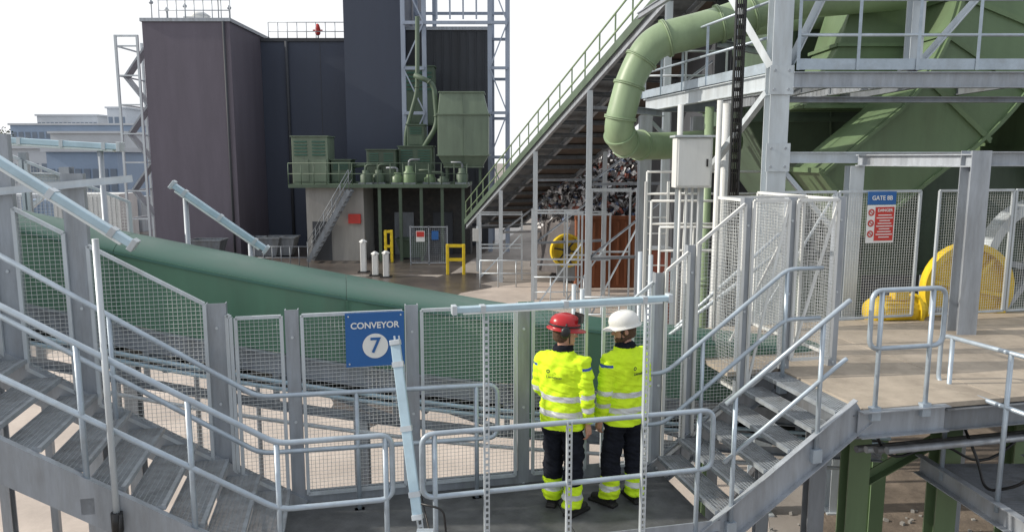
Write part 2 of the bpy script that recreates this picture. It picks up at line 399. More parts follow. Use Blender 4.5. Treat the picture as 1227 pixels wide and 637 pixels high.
# ---------------------------------------------------------------- right platform
pf=thing('platform','tan topped raised steel platform on green legs','platform',L(5.5,1.5,ZP))
for a,c in ((SR1,4.7),(4.705,6.2),(6.205,9.5)):
    part(pf,'deck',MB().lbox(a,c-.004,0,1.6,ZP-.05,ZP),DECKT,bev=.004);part(pf,'deck',MB().lbox(a,c-.004,1.606,3.3,ZP-.05,ZP),DECKT,bev=.004)
part(pf,'deck',MB().lbox(2.6,SR1-.005,1.34,3.3,ZP-.052,ZP-.002),DECKT)
part(pf,'edge_beam',MB().beam(L(SR1-.05,-.04,ZP-.13),L(4.05,-.04,ZP-.13),.08,.24,prof='U'),GALV)
part(pf,'edge_beam',MB().beam(L(4.055,-.0,ZP-.16),L(9.5,-.0,ZP-.16),.08,.2,prof='I'),GALVD)
part(pf,'side_beam',MB().beam(L(SR1-.04,.01,ZP-.17),L(SR1-.04,3.3,ZP-.17),.08,.22,prof='I'),GALVD)
for s in (3.9,5.6,7.5): part(pf,'cross_beam',MB().beam(L(s,.05,ZP-.17),L(s,3.3,ZP-.17),.1,.2,prof='I'),GALVD)
for u,t in ((1022,1.0),(1128,.9),(1215,.8)):
    s=SU(u,t,590)
    part(pf,'leg',MB().beam(L(s,t,0),L(s,t,ZP-.27),.22,.22,up=V((0,1,0)),prof='I',tk=.02),GREENM)
part(pf,'leg',MB().beam(L(SU(975,.6,590),.6,0),L(SU(975,.6,590),.6,ZP-.27),.16,.16,up=V((0,1,0)),prof='I',tk=.015),GALVD)
part(pf,'leg_brace',MB().beam(L(SU(1030,1,600),1.0,2.0),L(SU(1120,1,560),1.0,2.4),.1,.1,prof='L'),GREENM)
for s in (3.4,6,8.5): part(pf,'leg',MB().beam(L(s,3.2,0),L(s,3.2,ZP-.27),.2,.2,up=V((0,1,0)),prof='I',tk=.02),GREENM)
part(pf,'hanging_cable',MB().path(fillet([L(3.5,.3,3.0),L(3.8,.35,2.5),L(4.3,.3,2.7),L(4.9,.35,2.35),L(5.6,.3,2.9)],.35),.014,6),BLACK)
lw=thing('access_ramp','grey steel stair stringer and railing leading off the platform','access stair',(4.5,6.3,2.2))
part(lw,'stringer',MB().beam((4.25,7.5,2.25),(4.62,5.2,2.15),.08,.2,prof='U'),GALV)
part(lw,'stringer',MB().beam((5.35,7.5,2.25),(5.7,5.2,2.15),.08,.2,prof='U'),GALV)
b=MB()
for i in range(60):
    y=7.4-i*.036;x=4.3+(7.5-y)*.16;b.box((x+.53,y,2.27),(1.0,.005,.03))
for i in range(14): b.beam((4.36+i*.072,7.4,2.262),(4.7+i*.072,5.25,2.17),.005,.02)
part(lw,'grating',b,GALVD)
def xr(y): return 4.28+(7.5-y)*.16
T=[V((xr(7.35),7.35,3.66)),V((xr(5.2),5.2,3.74))]
part(lw,'handrail',MB().path(fillet([T[1]-Z*.5,T[0]-Z*.5,T[0],T[1]],.1),R,10),TUBE)
for y in (7.2,6.5,5.8): part(lw,'post',MB().tube((xr(y),y,2.2),(xr(y),y,3.68),R),TUBE)
part(lw,'cable',MB().path(fillet([V((4.4,7.2,3.0)),V((4.5,6.9,2.5)),V((4.45,6.7,2.3)),V((4.6,6.4,2.5)),V((4.75,6.2,3.0))],.25),.014,6),BLACK)
ph=thing('pipe_run','bundle of grey service pipes under the platform edge','pipes',L(5,.3,2.6))
for i in range(4):
    part(ph,'pipe',MB().tube(L(3.6,.15+.14*i,2.72-.05*i),L(9,.15+.14*i,2.72-.05*i),.035),GALVD if i%2 else GALV)
# ---------------------------------------------------------------- belt conveyor
KN=[(sof(p),p.z) for p in (WT(u,v,1.9) for u,v in ((-60,246),(40,270),(150,296),(250,318),(400,346),(560,372),(800,398),(960,414)))]
f0=WT(150,275,3.1);f1=WT(600,361,3.1);fs0,fs1=sof(f0),sof(f1);fsl=(f1.z-f0.z)/(fs1-fs0)
def interp(K_,s):
    if s<=K_[0][0]: (a,za),(c,z_)=K_[0],K_[1]
    elif s>=K_[-1][0]: (a,za),(c,z_)=K_[-2],K_[-1]
    else:
        for (a,za),(c,z_) in zip(K_,K_[1:]):
            if a<=s<=c: break
    return za+(z_-za)*(s-a)/(c-a)
def zc(s): return sum(interp(KN,s+d) for d in (-.6,-.4,-.2,0,.2,.4,.6))/7
def zf(s):
    z=f0.z+fsl*(s-fs0)
    return z if s<fs1 else max(z,zc(s)-.12)
cv=thing('belt_conveyor','long closed green belt conveyor on a grey steel frame','conveyor',L(-1,2.5,0))
def strip(b,secs,mi=0,sm=False):
    n=len(secs[0]);vs=[p for q in secs for p in q];fs=[]
    for i in range(len(secs)-1):
        for k in range(n): fs.append((i*n+k,i*n+(k+1)%n,(i+1)*n+(k+1)%n,(i+1)*n+k))
    fs+=[tuple(range(n))[::-1],tuple(range((len(secs)-1)*n,len(secs)*n))]
    b.add(vs,fs,mi,sm)
S0=KN[0][0]-.8;S1=5.0
def sub(a,c,n=6): return [a+(c-a)*i/n for i in range(n+1)]
for t,out,zz in ((1.9,-1,zc),(3.1,1,zf)):
    nn=5
    for k in range(nn):
        a=S0+(S1-S0)*k/nn+.003;c=S0+(S1-S0)*(k+1)/nn-.003
        b=MB();strip(b,[[L(s,t,zz(s)-.06),L(s,t,zz(s)-.74),L(s,t-out*.006,zz(s)-.74),L(s,t-out*.006,zz(s)-.06)] for s in sub(a,c)])
        part(cv,'side_cover',b,GREEN)
        part(cv,'joint_flange',MB().beam(L(a,t+out*.015,zz(a)-.1),L(a,t+out*.015,zz(a)-.7),.03,.01,up=V((ct,sn,0))),GREEN)
# rounded roof of the cover
for k in range(5):
    a=S0+(S1-S0)*k/5+.002;c=S0+(S1-S0)*(k+1)/5-.002;b=MB();NN=18;sec=sub(a,c,8);vs=[];fs=[]
    for s in sec:
        for j in range(NN+1):
            x=.5-.5*math.cos(math.pi*j/NN);vs.append(L(s,1.885+1.23*x,zc(s)*(1-x)+zf(s)*x-.09+.13*math.sqrt(max(0,math.sin(math.pi*x)))))
    for i in range(len(sec)-1):
        for j in range(NN): q=i*(NN+1)+j;fs.append((q,q+1,q+NN+2,q+NN+1))
    b.add(vs,fs,0,True)
    part(cv,'roof_cover',b,GREEND)
SS=sub(S0,S1,9)
b=MB()
for a,c in zip(SS,SS[1:]): b.beam(L(a,2.5,zc(a)-1.12),L(c,2.5,zc(c)-1.12),1.0,.014)
part(cv,'return_belt',b,RUB)
for t in (1.88,3.12):
    b=MB()
    for a,c in zip(SS,SS[1:]):
        b.beam(L(a,t,zc(a)-.85),L(c,t,zc(c)-.85),.08,.2,prof='U',tk=.01)
        b.beam(L(a,t,zc(a)-1.28),L(c,t,zc(c)-1.28),.07,.08,prof='L')
        b.beam(L(a,t,zc(a)-.95),L(a,t,zc(a)-1.26),.06,.06,prof='L')
        b.beam(L(a,t,zc(a)-.97),L(c,t,zc(c)-1.25),.05,.05,prof='L')
    part(cv,'side_frame',b,GALV)
s=S0+.3
while s<4.9:
    z=zc(s)
    part(cv,'return_idler',MB().tube(L(s+.3,1.95,z-1.2),L(s+.3,3.05,z-1.2),.045,10),GALVD)
    s+=.62
for s in (-5.6,-3.6,-1.15,1.2,3.4):
    for t in (1.88,3.12):
        part(cv,'leg',MB().beam(L(s,t,0),L(s,t,zc(s)-1.3),.14,.14,up=V((0,1,0)),prof='I',tk=.012),GALV)
    part(cv,'leg_brace',MB().beam(L(s,1.9,zc(s)-1.4),L(s,3.1,.5),.06,.06,prof='L'),GALV)
part(cv,'flap',MB().lbox(SU(620,1.8),SU(638,1.8),1.76,1.775,2.5,3.95),GREEN)
for i,(dz,m) in enumerate(((-1.0,LAMPH),(-1.07,LAMPH),(-1.4,GALVL))):
    part(cv,'conduit',MB().path([L(s,1.78,zc(s)+dz) for s in sub(S0,S1,30)],.022,8),m)
for j,(a,c) in enumerate(((-7.2,-6.0),(-5.95,-4.8),(-4.75,-3.7))):
    zq=lambda s:4.9-.45*(s+3.7)
    fpan(a,c,3.9,zb=lambda s:zq(s)-1.3,zt=zq,lab='wire mesh guard panel beside the far side of the conveyor')
    fpost(a-.03,3.9,0,zq(a)+.1,.08,'slim steel post of the far conveyor guard')
fk=thing('equipment_rack','grey steel equipment rack with braces behind the stairs','steel rack',L(-5,4.6,0))
for s in (-6.4,-5.6,-4.6):
    part(fk,'post',MB().beam(L(s,4.7,0),L(s,4.7,5.3),.12,.12,up=V((0,1,0)),prof='I'),GALV)
for z in (3.6,4.4,5.25): part(fk,'tie',MB().beam(L(-6.5,4.7,z),L(-4.5,4.7,z-.1),.1,.12,prof='U'),GALVL)
part(fk,'brace',MB().beam(L(-6.4,4.7,3.6),L(-4.6,4.7,5.2),.06,.06,prof='L'),GALVL)
# ---------------------------------------------------------------- signs
def text(th,txt,size,loc,rotz,m,name='lettering',ext=.002,align='CENTER',off=.012):
    cu=bpy.data.curves.new(name,'FONT');cu.body=txt;cu.size=size;cu.align_x=align;cu.align_y='CENTER';cu.extrude=ext;cu.offset=size*off
    ob=bpy.data.objects.new('tmp',cu);S.collection.objects.link(ob)
    dg=bpy.context.evaluated_depsgraph_get();me=bpy.data.meshes.new_from_object(ob.evaluated_get(dg))
    bpy.data.objects.remove(ob)
    M=Matrix.Translation(V(loc)-org[th.name])@Matrix.Rotation(rotz,4,'Z')@Matrix.Rotation(math.radians(90),4,'X')
    me.transform(M);me.materials.clear();me.materials.append(m)
    o=bpy.data.objects.new(name,me);S.collection.objects.link(o);o.parent=th;return o
a=WT(413,376,1.2);s0=sof(a);zt=4.02;zb_=zt-.5
s1=s0+.53
cs=thing('conveyor_sign','blue sign reading CONVEYOR 7 fixed on the mesh fence','sign',L((s0+s1)/2,1.2,zb_))
part(cs,'board',MB().lbox(s0,s1,1.2,1.206,zb_,zt),BLUE)
text(cs,'CONVEYOR',.08,L((s0+s1)/2,1.197,zt-.12),TH,SWHITE,off=.02)
cm=L((s0+s1)/2,1.197,zb_+.19)
part(cs,'disc',MB().lathe(cm,(sn,-ct,0),[(.0005,.002),(.115,.002),(.115,0)],40,sm=False),SWHITE)
text(cs,'7',.2,L((s0+s1)/2,1.190,zb_+.19),TH,BLUE,name='numeral')
for ds in (.03,.5):
    for z in (zb_+.03,zt-.03): part(cs,'screw',MB().tube(L(s0+ds,1.193,z),L(s0+ds,1.2,z),.008,8),GALVL)
a=WT(1041,228,2.93);s0=sof(a);s1=s0+.42;z1=4.98;z0=z1-.17
gs=thing('gate_sign','blue header reading GATE 8B above a red and white safety notice','sign',L((s0+s1)/2,2.93,z1-.65))
part(gs,'header',MB().lbox(s0,s1,2.93,2.936,z0,z1),BLUE)
text(gs,'GATE 8B',.08,L((s0+s1)/2,2.926,(z0+z1)/2),TH,SWHITE)
part(gs,'board',MB().lbox(s0,s1,2.93,2.935,z0-.5,z0-.005),SWHITE)
part(gs,'red_panel',MB().lbox(s0+.12,s1-.02,2.924,2.929,z0-.47,z0-.03),RED)
text(gs,'DANGER',.055,L(s0+.26,2.921,z0-.075),TH,SWHITE)
b=MB()
for i in range(9):
    ww=.2+.05*math.sin(i*2.1)
    b.lbox(s0+.26-ww/2,s0+.26+ww/2,2.919,2.9235,z0-.13-.036*i-.012,z0-.13-.036*i)
part(gs,'small_print',b,SWHITE)
for i in range(3):
    part(gs,'pictogram',MB().lathe(L(s0+.06,2.926,z0-.1-.14*i),(sn,-ct,0),[(.028,.002),(.045,.002),(.045,0)],24,sm=False).beam(L(s0+.035,2.924,z0-.08-.14*i),L(s0+.085,2.924,z0-.12-.14*i),.004,.01),RED)
# ---------------------------------------------------------------- main steelwork right
sw=thing('steel_structure','pale grey steel frame with upper platform and handrails','steel frame',(3.8,11,0))
def ucol(x,y,z0,z1,w=.3,m=GALVL,name='column'):
    part(sw,name,MB().beam((x,y,z0),(x,y,z1),w,w,up=V((0,1,0)),prof='I',tk=w*.07).box((x,y,z0+.015),(w*1.5,w*1.5,.03)),m)
A=WY(922,300,11);ucol(A.x,11,0,13,.27)
Bc=WY(771,250,16);ucol(Bc.x,16,0,6.3,.25,GALV)
C=WY(1021,250,11);ucol(C.x,11,0,5.3,.2)
D=WY(1160,300,9.4);ucol(D.x,9.4,0,5.5,.24,GALV)
E=WY(1095,50,11);ucol(E.x,11,6.65,13,.18)
ucol(9.0,11,0,13,.28);ucol(9.0,16,0,13,.28);ucol(4.0,16.5,0,6.3,.24,GALV)
def ub(p,q,w=.14,h=.26,m=GALVL,prof='I',name='beam'): part(sw,name,MB().beam(p,q,w,h,prof=prof,tk=.015),m)
ub((A.x+.16,11,5.42),(9,11,5.42),.12,.16)
ub((D.x,9.4,5.4),(9.3,8.9,5.4),.12,.18,GALV);ub((D.x,9.4,5.38),(C.x,10.9,5.38),.12,.16,GALV)
ub((A.x+.16,10.85,6.5),(9,10.85,6.5),.12,.22,GALV);ub((A.x+.16,11,6.24),(9,11,6.24),.1,.08,GALVD)
ub((A.x-.05,11.16,6.5),(Bc.x,16,6.5),.12,.24)
ub((Bc.x,16,6.5),(9,16,6.5),.14,.26,GALVD)
for k in range(4):
    x=4.6+k*1.3;ub((x,11,6.5),(x,16,6.5),.08,.16,GALVD)
b=MB()
for i in range(46):
    k=i/45;p=V((A.x,11.2,6.64)).lerp(V((Bc.x,15.9,6.64)),k);b.beam(p,p+V((1.6,0,0)),.006,.03)
part(sw,'grating',b,GALVD)
ub((A.x+1.5,11.1,6.5),(Bc.x+1.5,16,6.5),.1,.2,GALV)
def urail(pts,h=1.05,n=4,r=.022,m=TUBE):
    for hh in (h,h*.5): part(sw,'handrail',MB().path([V(p)+Z*hh for p in pts],r,8),m)
    for p,q in zip(pts,pts[1:]):
        for i in range(n+1):
            a=V(p).lerp(V(q),i/n);part(sw,'rail_post',MB().beam(a,a+Z*h,.045,.045,prof='L'),m)
    for p,q in zip(pts,pts[1:]): part(sw,'toe_plate',MB().beam(V(p)+Z*.08,V(q)+Z*.08,.01,.15),m)
urail([(A.x+.2,10.8,6.63),(9,10.8,6.63)],.95,6)
urail([(A.x-.1,11.2,6.63),(Bc.x-.1,15.9,6.63)],1.0,5)
urail([(Bc.x,16.2,6.63),(Bc.x+1.7,16.2,6.63)],1.0,2,m=GALVL)
def br(p,q,w=.08,m=GALVL): part(sw,'brace',MB().beam(p,q,w,w,prof='L',tk=.012),m)
br((A.x+.1,11,6.6),(A.x+1.0,11,8.6),.1);br((A.x-.1,11,6.7),(A.x-.8,11.6,8.2),.1);br((A.x-.1,11.1,6.35),(A.x-.5,13,5.1),.09)
br((A.x,11,5.4),(A.x+.9,11,4.4));br((Bc.x,16,6.3),(Bc.x+1.1,16,5.2));br((E.x,11.05,6.6),(E.x+1.5,11.05,8.4),.08)
ub((A.x,11,8.4),(9,11,8.4),.12,.2);ub((A.x-.6,11.3,8.3),(Bc.x-.2,16,8.3),.08,.12,GALV)
for z in (5.42,6.5,8.4):
    part(sw,'splice_plate',MB().box((A.x,10.84,z),(.34,.016,.4)),GALVL)
    for dx in (-.1,.1):
        for dz in (-.13,.13): part(sw,'bolt',MB().tube((A.x+dx,10.82,z+dz),(A.x+dx,10.835,z+dz),.02,6),GALV)
for k in (.33,.66):
    p=V((Bc.x,16,0)).lerp(V((A.x,11.1,0)),k);ucol(p.x,p.y,0,3.5,.09,GALVL,'stub_column')
cl=thing('cable_ladder','black vertical cable ladder beside the main column','cable tray',WY(880,280,10.7))
x=WY(880,200,10.7).x;b=MB()
for dx in (-.06,.06): b.bb((x+dx-.01,10.66,3.2),(x+dx+.01,10.74,12))
z=3.25
while z<12: b.bb((x-.06,10.68,z),(x+.06,10.72,z+.05));z+=.14
part(cl,'tray',b,BLACK)
for k in range(4): part(cl,'cable',MB().tube((x-.04+.025*k,10.64,3.0),(x-.04+.025*k,10.64,12),.010,6),BLACK)
def pipething(name,lab,pts,r,m,flg=(),n=20,cat='pipe',elb=.5):
    P=fillet(pts,elb,8);th=thing(name,lab,cat,P[0]);part(th,'pipe',MB().path(P,r,n),m)
    for k in flg:
        i=int(k*(len(P)-2));a,c=P[i],P[i+1];d=(c-a).normalized()
        part(th,'flange',MB().tube(a-d*.04,a+d*.04,r*1.16,n),m)
    return th
Yp=13.6
dp=[WY(1100,-12,13.2),WY(930,4,Yp),WY(862,30,Yp),WY(782,50,Yp),WY(757,90,Yp),WY(736,168,Yp),WY(775,176,14.6),WY(880,170,15.5)]
dt=thing('duct','large pale green round duct bending down beside the steel frame','duct',dp[5])
P=fillet(dp,.5,10);RR=[.30]*24+[.30-.04*min(1,(i)/14) for i in range(len(P)-24)]
part(dt,'duct_run',MB().path(P,RR,32),GREENL)
for i in (4,11,17,24,34,42,46,50,54,58):
    if i<len(P)-1:
        a,c=P[i],P[i+1];d=(c-a).normalized();r_=RR[i]
        part(dt,'flange',MB().tube(a-d*.025,a-d*.003,r_*1.12,28).tube(a+d*.003,a+d*.025,r_*1.12,28),GREENL)
for u,v in ((742,130),(862,52)):
    p=WY(u,v,Yp);part(dt,'bracket',MB().beam(p,p+V((.9,.6,-.05)),.1,.12,prof='U'),GALV)
pipething('pipe','green horizontal pipe passing behind the duct',[WY(800,40,15.4),WY(1010,18,15.4),WY(1227,30,15)],.22,GREENL,(.1,.4,.8))
def hopper(name,lab,rings,m,ribs=4,cat='hopper',rw=.08,fl_=.1):
    th=thing(name,lab,cat,rings[0][0]);b=MB();vs=[];
    for c,wx,wy in rings:
        c=V(c);vs+=[c+V((-wx,-wy,0)),c+V((wx,-wy,0)),c+V((wx,wy,0)),c+V((-wx,wy,0))]
    fs=[]
    for i in range(len(rings)-1):
        for k in range(4): fs.append((i*4+k,i*4+(k+1)%4,i*4+4+(k+1)%4,i*4+4+k))
    fs+=[(3,2,1,0),tuple(range(len(vs)-4,len(vs)))];b.add(vs,fs);part(th,'shell',b,m,bev=.03)
    if fl_:
      for i in range(len(rings)):
        c=V(rings[i][0]);wx,wy=rings[i][1]+.04,rings[i][2]+.04
        fb=MB();P=[c+V((-wx,-wy,0)),c+V((wx,-wy,0)),c+V((wx,wy,0)),c+V((-wx,wy,0))]
        for k in range(4): fb.beam(P[k],P[(k+1)%4],fl_,fl_)
        part(th,'flange',fb,m)
    for i in range(len(rings)-1):
        a0=V(rings[i][0]);a1=V(rings[i+1][0])
        for j in range(1,ribs+1):
            k=-1+2*j/(ribs+1)
            p=a0+V((k*rings[i][1],-rings[i][2]-.02,0));q=a1+V((k*rings[i+1][1],-rings[i+1][2]-.02,0));part(th,'rib',MB().beam(p,q,.02,rw,up=V((0,1,0))),m)
    return th
Pc=fillet([WY(1225,-120,13.4),WY(1180,40,13.3),WY(1120,135,13.1),WY(990,240,13.0)],2.2,12)
th=thing('chute','broad sweeping smooth green chute under the steel frame','chute',Pc[-1])
secs=[];N_=len(Pc)
for i,p in enumerate(Pc):
    d=(Pc[min(i+1,N_-1)]-Pc[max(i-1,0)]).normalized();nn_=d.cross(V((0,1,0))).normalized();wd=1.05-.4*i/(N_-1)
    secs.append([p+nn_*wd+V((0,-.7,0)),p+nn_*wd+V((0,.7,0)),p-nn_*wd+V((0,.7,0)),p-nn_*wd+V((0,-.7,0))])
b=MB();strip(b,secs,0,False);part(th,'shell',b,GREENM)
for i in (0,6,13,20,N_-1):
    if i>=N_: continue
    q=secs[i];c=sum(q,V((0,0,0)))/4;rb=MB();Q=[c+(x-c)*1.04 for x in q]
    for k in range(4): rb.beam(Q[k],Q[(k+1)%4],.04,.08)
    part(th,'flange',rb,GREENM)
for kk in (.04,.96):
    b=MB()
    for i in range(N_-1):
        b.beam(secs[i][0].lerp(secs[i][3],kk)-V((0,.03,0)),secs[i+1][0].lerp(secs[i+1][3],kk)-V((0,.03,0)),.05,.06,up=V((0,1,0)))
    part(th,'edge_stiffener',b,GREENM)
# a second, plain slanted duct plate housing beside it
hopper('chute','plain slanted green duct housing behind the upper handrails',[(WY(1010,130,14.3),.9,.5),(WY(1060,60,14.3),1.1,.6),(WY(1100,-60,14.3),1.1,.6)],GREENM,0,'chute',.08,.06)
th=thing('drum_housing','large muted green drum housing behind the upper handrails','machine',(8.2,17,6))
part(th,'shell',MB().lathe((5.6,17.4,8.8),(1,0,0),[(.001,0),(2.1,0),(2.1,6),(.001,6)],48,sm=False),GREENS)
for dx in (0,3.0,6): part(th,'ring_flange',MB().lathe((5.6+dx,17.4,8.8),(1,0,0),[(2.1,-.05),(2.2,-.05),(2.2,.05),(2.1,.05)],48,sm=False),GREENS)
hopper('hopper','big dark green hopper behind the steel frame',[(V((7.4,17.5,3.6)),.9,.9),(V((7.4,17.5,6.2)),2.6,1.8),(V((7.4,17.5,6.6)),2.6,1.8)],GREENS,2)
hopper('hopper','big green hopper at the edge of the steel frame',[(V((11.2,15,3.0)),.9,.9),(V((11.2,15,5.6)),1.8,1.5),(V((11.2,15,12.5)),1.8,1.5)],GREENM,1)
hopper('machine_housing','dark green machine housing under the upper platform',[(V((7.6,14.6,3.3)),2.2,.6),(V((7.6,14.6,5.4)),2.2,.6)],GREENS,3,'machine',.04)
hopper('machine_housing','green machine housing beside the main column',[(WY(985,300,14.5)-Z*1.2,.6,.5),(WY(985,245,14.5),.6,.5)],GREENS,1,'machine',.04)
th=thing('process_building','dark clad process building behind the green machinery','building',(12,19.6,0))
part(th,'wall',MB().bb((5.2,19.8,0),(22,30,9.5)),CLADD)
for i in range(9): part(th,'wall_rib',MB().bb((5.6+i*1.8,19.7,0),(5.72+i*1.8,19.79,9.5)),CLADD)
part(th,'parapet',MB().bb((5.1,19.65,9.5),(22.1,30.1,9.7)),GALVD)
p=WY(829,195,12.3);cb_=thing('electrical_cabinet','white electrical cabinet mounted on a steel post','cabinet',(p.x,p.y,0))
part(cb_,'body',MB().box(p,(.58,.32,.8)),WHITE,bev=.01)
part(cb_,'door',MB().box(p+V((0,-.172,0)),(.52,.02,.74)),WHITE,bev=.006)
part(cb_,'handle',MB().box(p+V((.2,-.195,0)),(.025,.03,.12)),BLACK)
part(cb_,'roof',MB().box(p+V((0,-.02,.42)),(.66,.42,.03)),GALVL)
for dx in (-.2,.2): part(cb_,'leg',MB().beam((p.x+dx,p.y+.1,0),(p.x+dx,p.y+.1,p.z-.4),.06,.06,prof='U'),GALVL)
for i in range(4):
    part(cb_,'conduit',MB().tube((p.x-.18+.1*i,p.y-.02,2.3),(p.x-.18+.1*i,p.y-.02,p.z-.4),.022),WHITE)
lx=WY(786,280,13.5);ld=thing('ladder','white steel ladder beside the duct','ladder',(lx.x,13.5,0))
for dx in (-.2,.2): part(ld,'rail',MB().bb((lx.x+dx-.02,13.47,0),(lx.x+dx+.02,13.53,5.0)),WHITE)
for i in range(16): part(ld,'rung',MB().tube((lx.x-.2,13.5,.3+i*.29),(lx.x+.2,13.5,.3+i*.29),.012,6),WHITE)
ROX=mat('red_oxide',(.3,.09,.06),.6,0,.2,2,.05,(.15,.05,.03),.5)
p=WY(789,335,17);rc=thing('rust_red_post','rust red box column behind the fence','column',(p.x,17,0));part(rc,'shaft',MB().bb((p.x-.22,16.8,0),(p.x+.22,17.2,WY(789,298,17).z)),ROX);part(rc,'cap',MB().box((p.x,17,WY(789,298,17).z+.02),(.5,.5,.04)),GALV)
for i,(u,y,r) in enumerate(((812,12.9,.05),(858,11.9,.045),(866,12.6,.07),(846,13.4,.08))):
    x=WY(u,250,y).x
    pipething('pipe','vertical service pipe with flanges beside the main column',[V((x,y,0)),V((x,y,3.2)),V((x,y,6.3))],r,WHITE if i<3 else GREENL,(.1,.5,.85),12,'pipe',.1)
for i,(u0,u1,v,y) in enumerate(((775,915,232,13.8),(780,900,268,13.2),(790,910,300,12.8))):
    p=WY(u0,v,y);q=WY(u1,v,y);q.z=p.z;th=thing('guard_railing','white guard railing on a landing beside the main column','railing',(p.x,y,0),group='landing railings')
    for h in (0,.4): part(th,'handrail',MB().tube(p+Z*h,q+Z*h,.022,8),WHITE)
    for k in range(4):
        c=p.lerp(q,k/3);part(th,'post',MB().tube((c.x,y,0),c+Z*.4,.022,8),WHITE)
g=thing('guard_railing','pale guard railing rising behind the mesh cage','railing',L(2.2,2.2,2.2))
for dt_,z in ((2.0,0),(2.35,.35)):
    part(g,'handrail',MB().path([WT(790,400,dt_)-Z*.1,WT(935,300-z*60,dt_)],.022,8),GALVL)
    part(g,'post',MB().tube(L(1.6,dt_+1.2,0),L(1.6,dt_+1.2,3.8),.03,8),GALVL);part(g,'post',MB().tube(L(2.5,dt_+1.2,0),L(2.5,dt_+1.2,4.2),.03,8),GALVL)
# ---------------------------------------------------------------- yellow motors
def motor(c,lab,sc=1,m=YEL):
    c=V(c);th=thing('motor',lab,'motor',c-Z*.3*sc);X=V((1,0.1,0)).normalized()
    part(th,'body',MB().lathe(c,X,[(.001,-.3*sc),(.17*sc,-.3*sc),(.19*sc,-.27*sc),(.19*sc,.22*sc),(.24*sc,.22*sc),(.24*sc,.27*sc),(.12*sc,.3*sc),(.12*sc,.4*sc),(.001,.4*sc)],28,sm=False),m)
    b=MB()
    for k in range(18):
        a=2*math.pi*k/18;d=V((0,math.cos(a),math.sin(a)))*.2*sc;b.beam(c+d-X*.24*sc,c+d+X*.18*sc,.01,.035*sc,up=d)
    part(th,'cooling_fins',b,m)
    part(th,'fan_cover',MB().lathe(c-X*.3*sc,X,[(.001,-.12*sc),(.15*sc,-.12*sc),(.19*sc,-.06*sc),(.19*sc,0)],28),m)
    part(th,'terminal_box',MB().box(c+V((0,-.05,.23*sc)),(.2*sc,.16*sc,.12*sc)),m,bev=.01)
    part(th,'base',MB().box(c-Z*.25*sc,(.55*sc,.4*sc,.06)),GALVD)
    part(th,'shaft',MB().tube(c+X*.4*sc,c+X*.75*sc,.04*sc),GALV)
    part(th,'pedestal',MB().box(c-Z*(.28*sc+.15),(.5*sc,.35*sc,.3)),GALVD)
    return th
motor(WY(1074,372,10.3),'yellow electric motor behind the mesh guard',1.0,YELD)
def wheel(c,r,lab,m,m2,ax=V((.25,-1,0)),sp_=6,name='pulley_guard',cat='pulley guard',y=.12,m3=None):
    c=V(c);th=thing(name,lab,cat,c-Z*r);ax=ax.normalized()
    part(th,'rim',MB().lathe(c,ax,[(r*.86,-y),(r,-y),(r,y),(r*.86,y),(r*.86,-y)],40,sm=False),m)
    part(th,'back_plate',MB().lathe(c,ax,[(.001,-y*.6),(r*.87,-y*.6)],40,sm=False),m3 or m)
    part(th,'hub',MB().lathe(c,ax,[(r*.2,-y),(r*.2,y*1.4),(.001,y*1.4)],24,sm=False),m2)
    X=ax.cross(Z).normalized()
    for k in range(sp_):
        a=math.pi*2*k/sp_+.2;d=X*math.cos(a)+Z*math.sin(a);part(th,'spoke',MB().beam(c+d*r*.18,c+d*r*.9,.05*r/.6,.05*r/.6,up=ax),m2)
    part(th,'stand',MB().bb((c.x-r*.55,c.y+y+.08,max(0,c.z-r-.6)),(c.x+r*.55,c.y+y+.35,c.z-r*.2)),GALVD)
wheel(WY(1158,345,10.7),.66,'round yellow pulley guard behind the mesh fence',YELD,YELD,y=.08,ax=V((.05,-1,0)))
wheel(WY(1240,322,12.2),1.15,'large pale wheel beside the yellow pulley guard',GALVL,GALV,name='drive_wheel',cat='wheel',m3=GREENS)
wheel(WY(679,300,30.3),.68,'orange yellow round guard with dark spokes in the yard',YELD,RUB)
# ---------------------------------------------------------------- inclined conveyor
G0=V((-2.35,38.5,2.0));GD=V((6,-18,7.1));GS=V((.949,.316,0))
def GP(f,a=0,dz=0): return G0+GD*f+GS*a+Z*dz
ic=thing('inclined_conveyor','long inclined conveyor gallery with walkway on steel trestles','inclined conveyor',V((G0.x,G0.y,0)))
FE=1.45
for a,dz,w_,h_ in ((0,0,.12,.3),(2.9,0,.12,.3),(1.0,.1,.12,.35),(1.0,.9,.1,.12),(2.9,.9,.1,.12)):
    part(ic,'chord',MB().beam(GP(0,a,dz),GP(FE,a,dz),w_,h_,prof='I' if h_>.2 else 'box'),GALV)
part(ic,'walkway',MB().beam(GP(0,.5,.14),GP(FE,.5,.14),.95,.03),GALVD)
part(ic,'belt',MB().beam(GP(0,1.95,.75),GP(FE,1.95,.75),1.3,.04),BROWN)
part(ic,'drip_tray',MB().beam(GP(0,1.95,.02),GP(FE,1.95,.02),1.8,.03),BROWN)
part(ic,'side_cover',MB().beam(GP(0,2.97,.45),GP(FE,2.97,.45),.03,.95),GREENS)
for h_ in (.68,1.22):
    part(ic,'handrail',MB().path([GP(0,-.02,h_),GP(FE,-.02,h_)],.03,8),GREENL)
part(ic,'toe_plate',MB().beam(GP(0,-.09,.2),GP(FE,-.09,.2),.02,.25),GREENS)
n=26
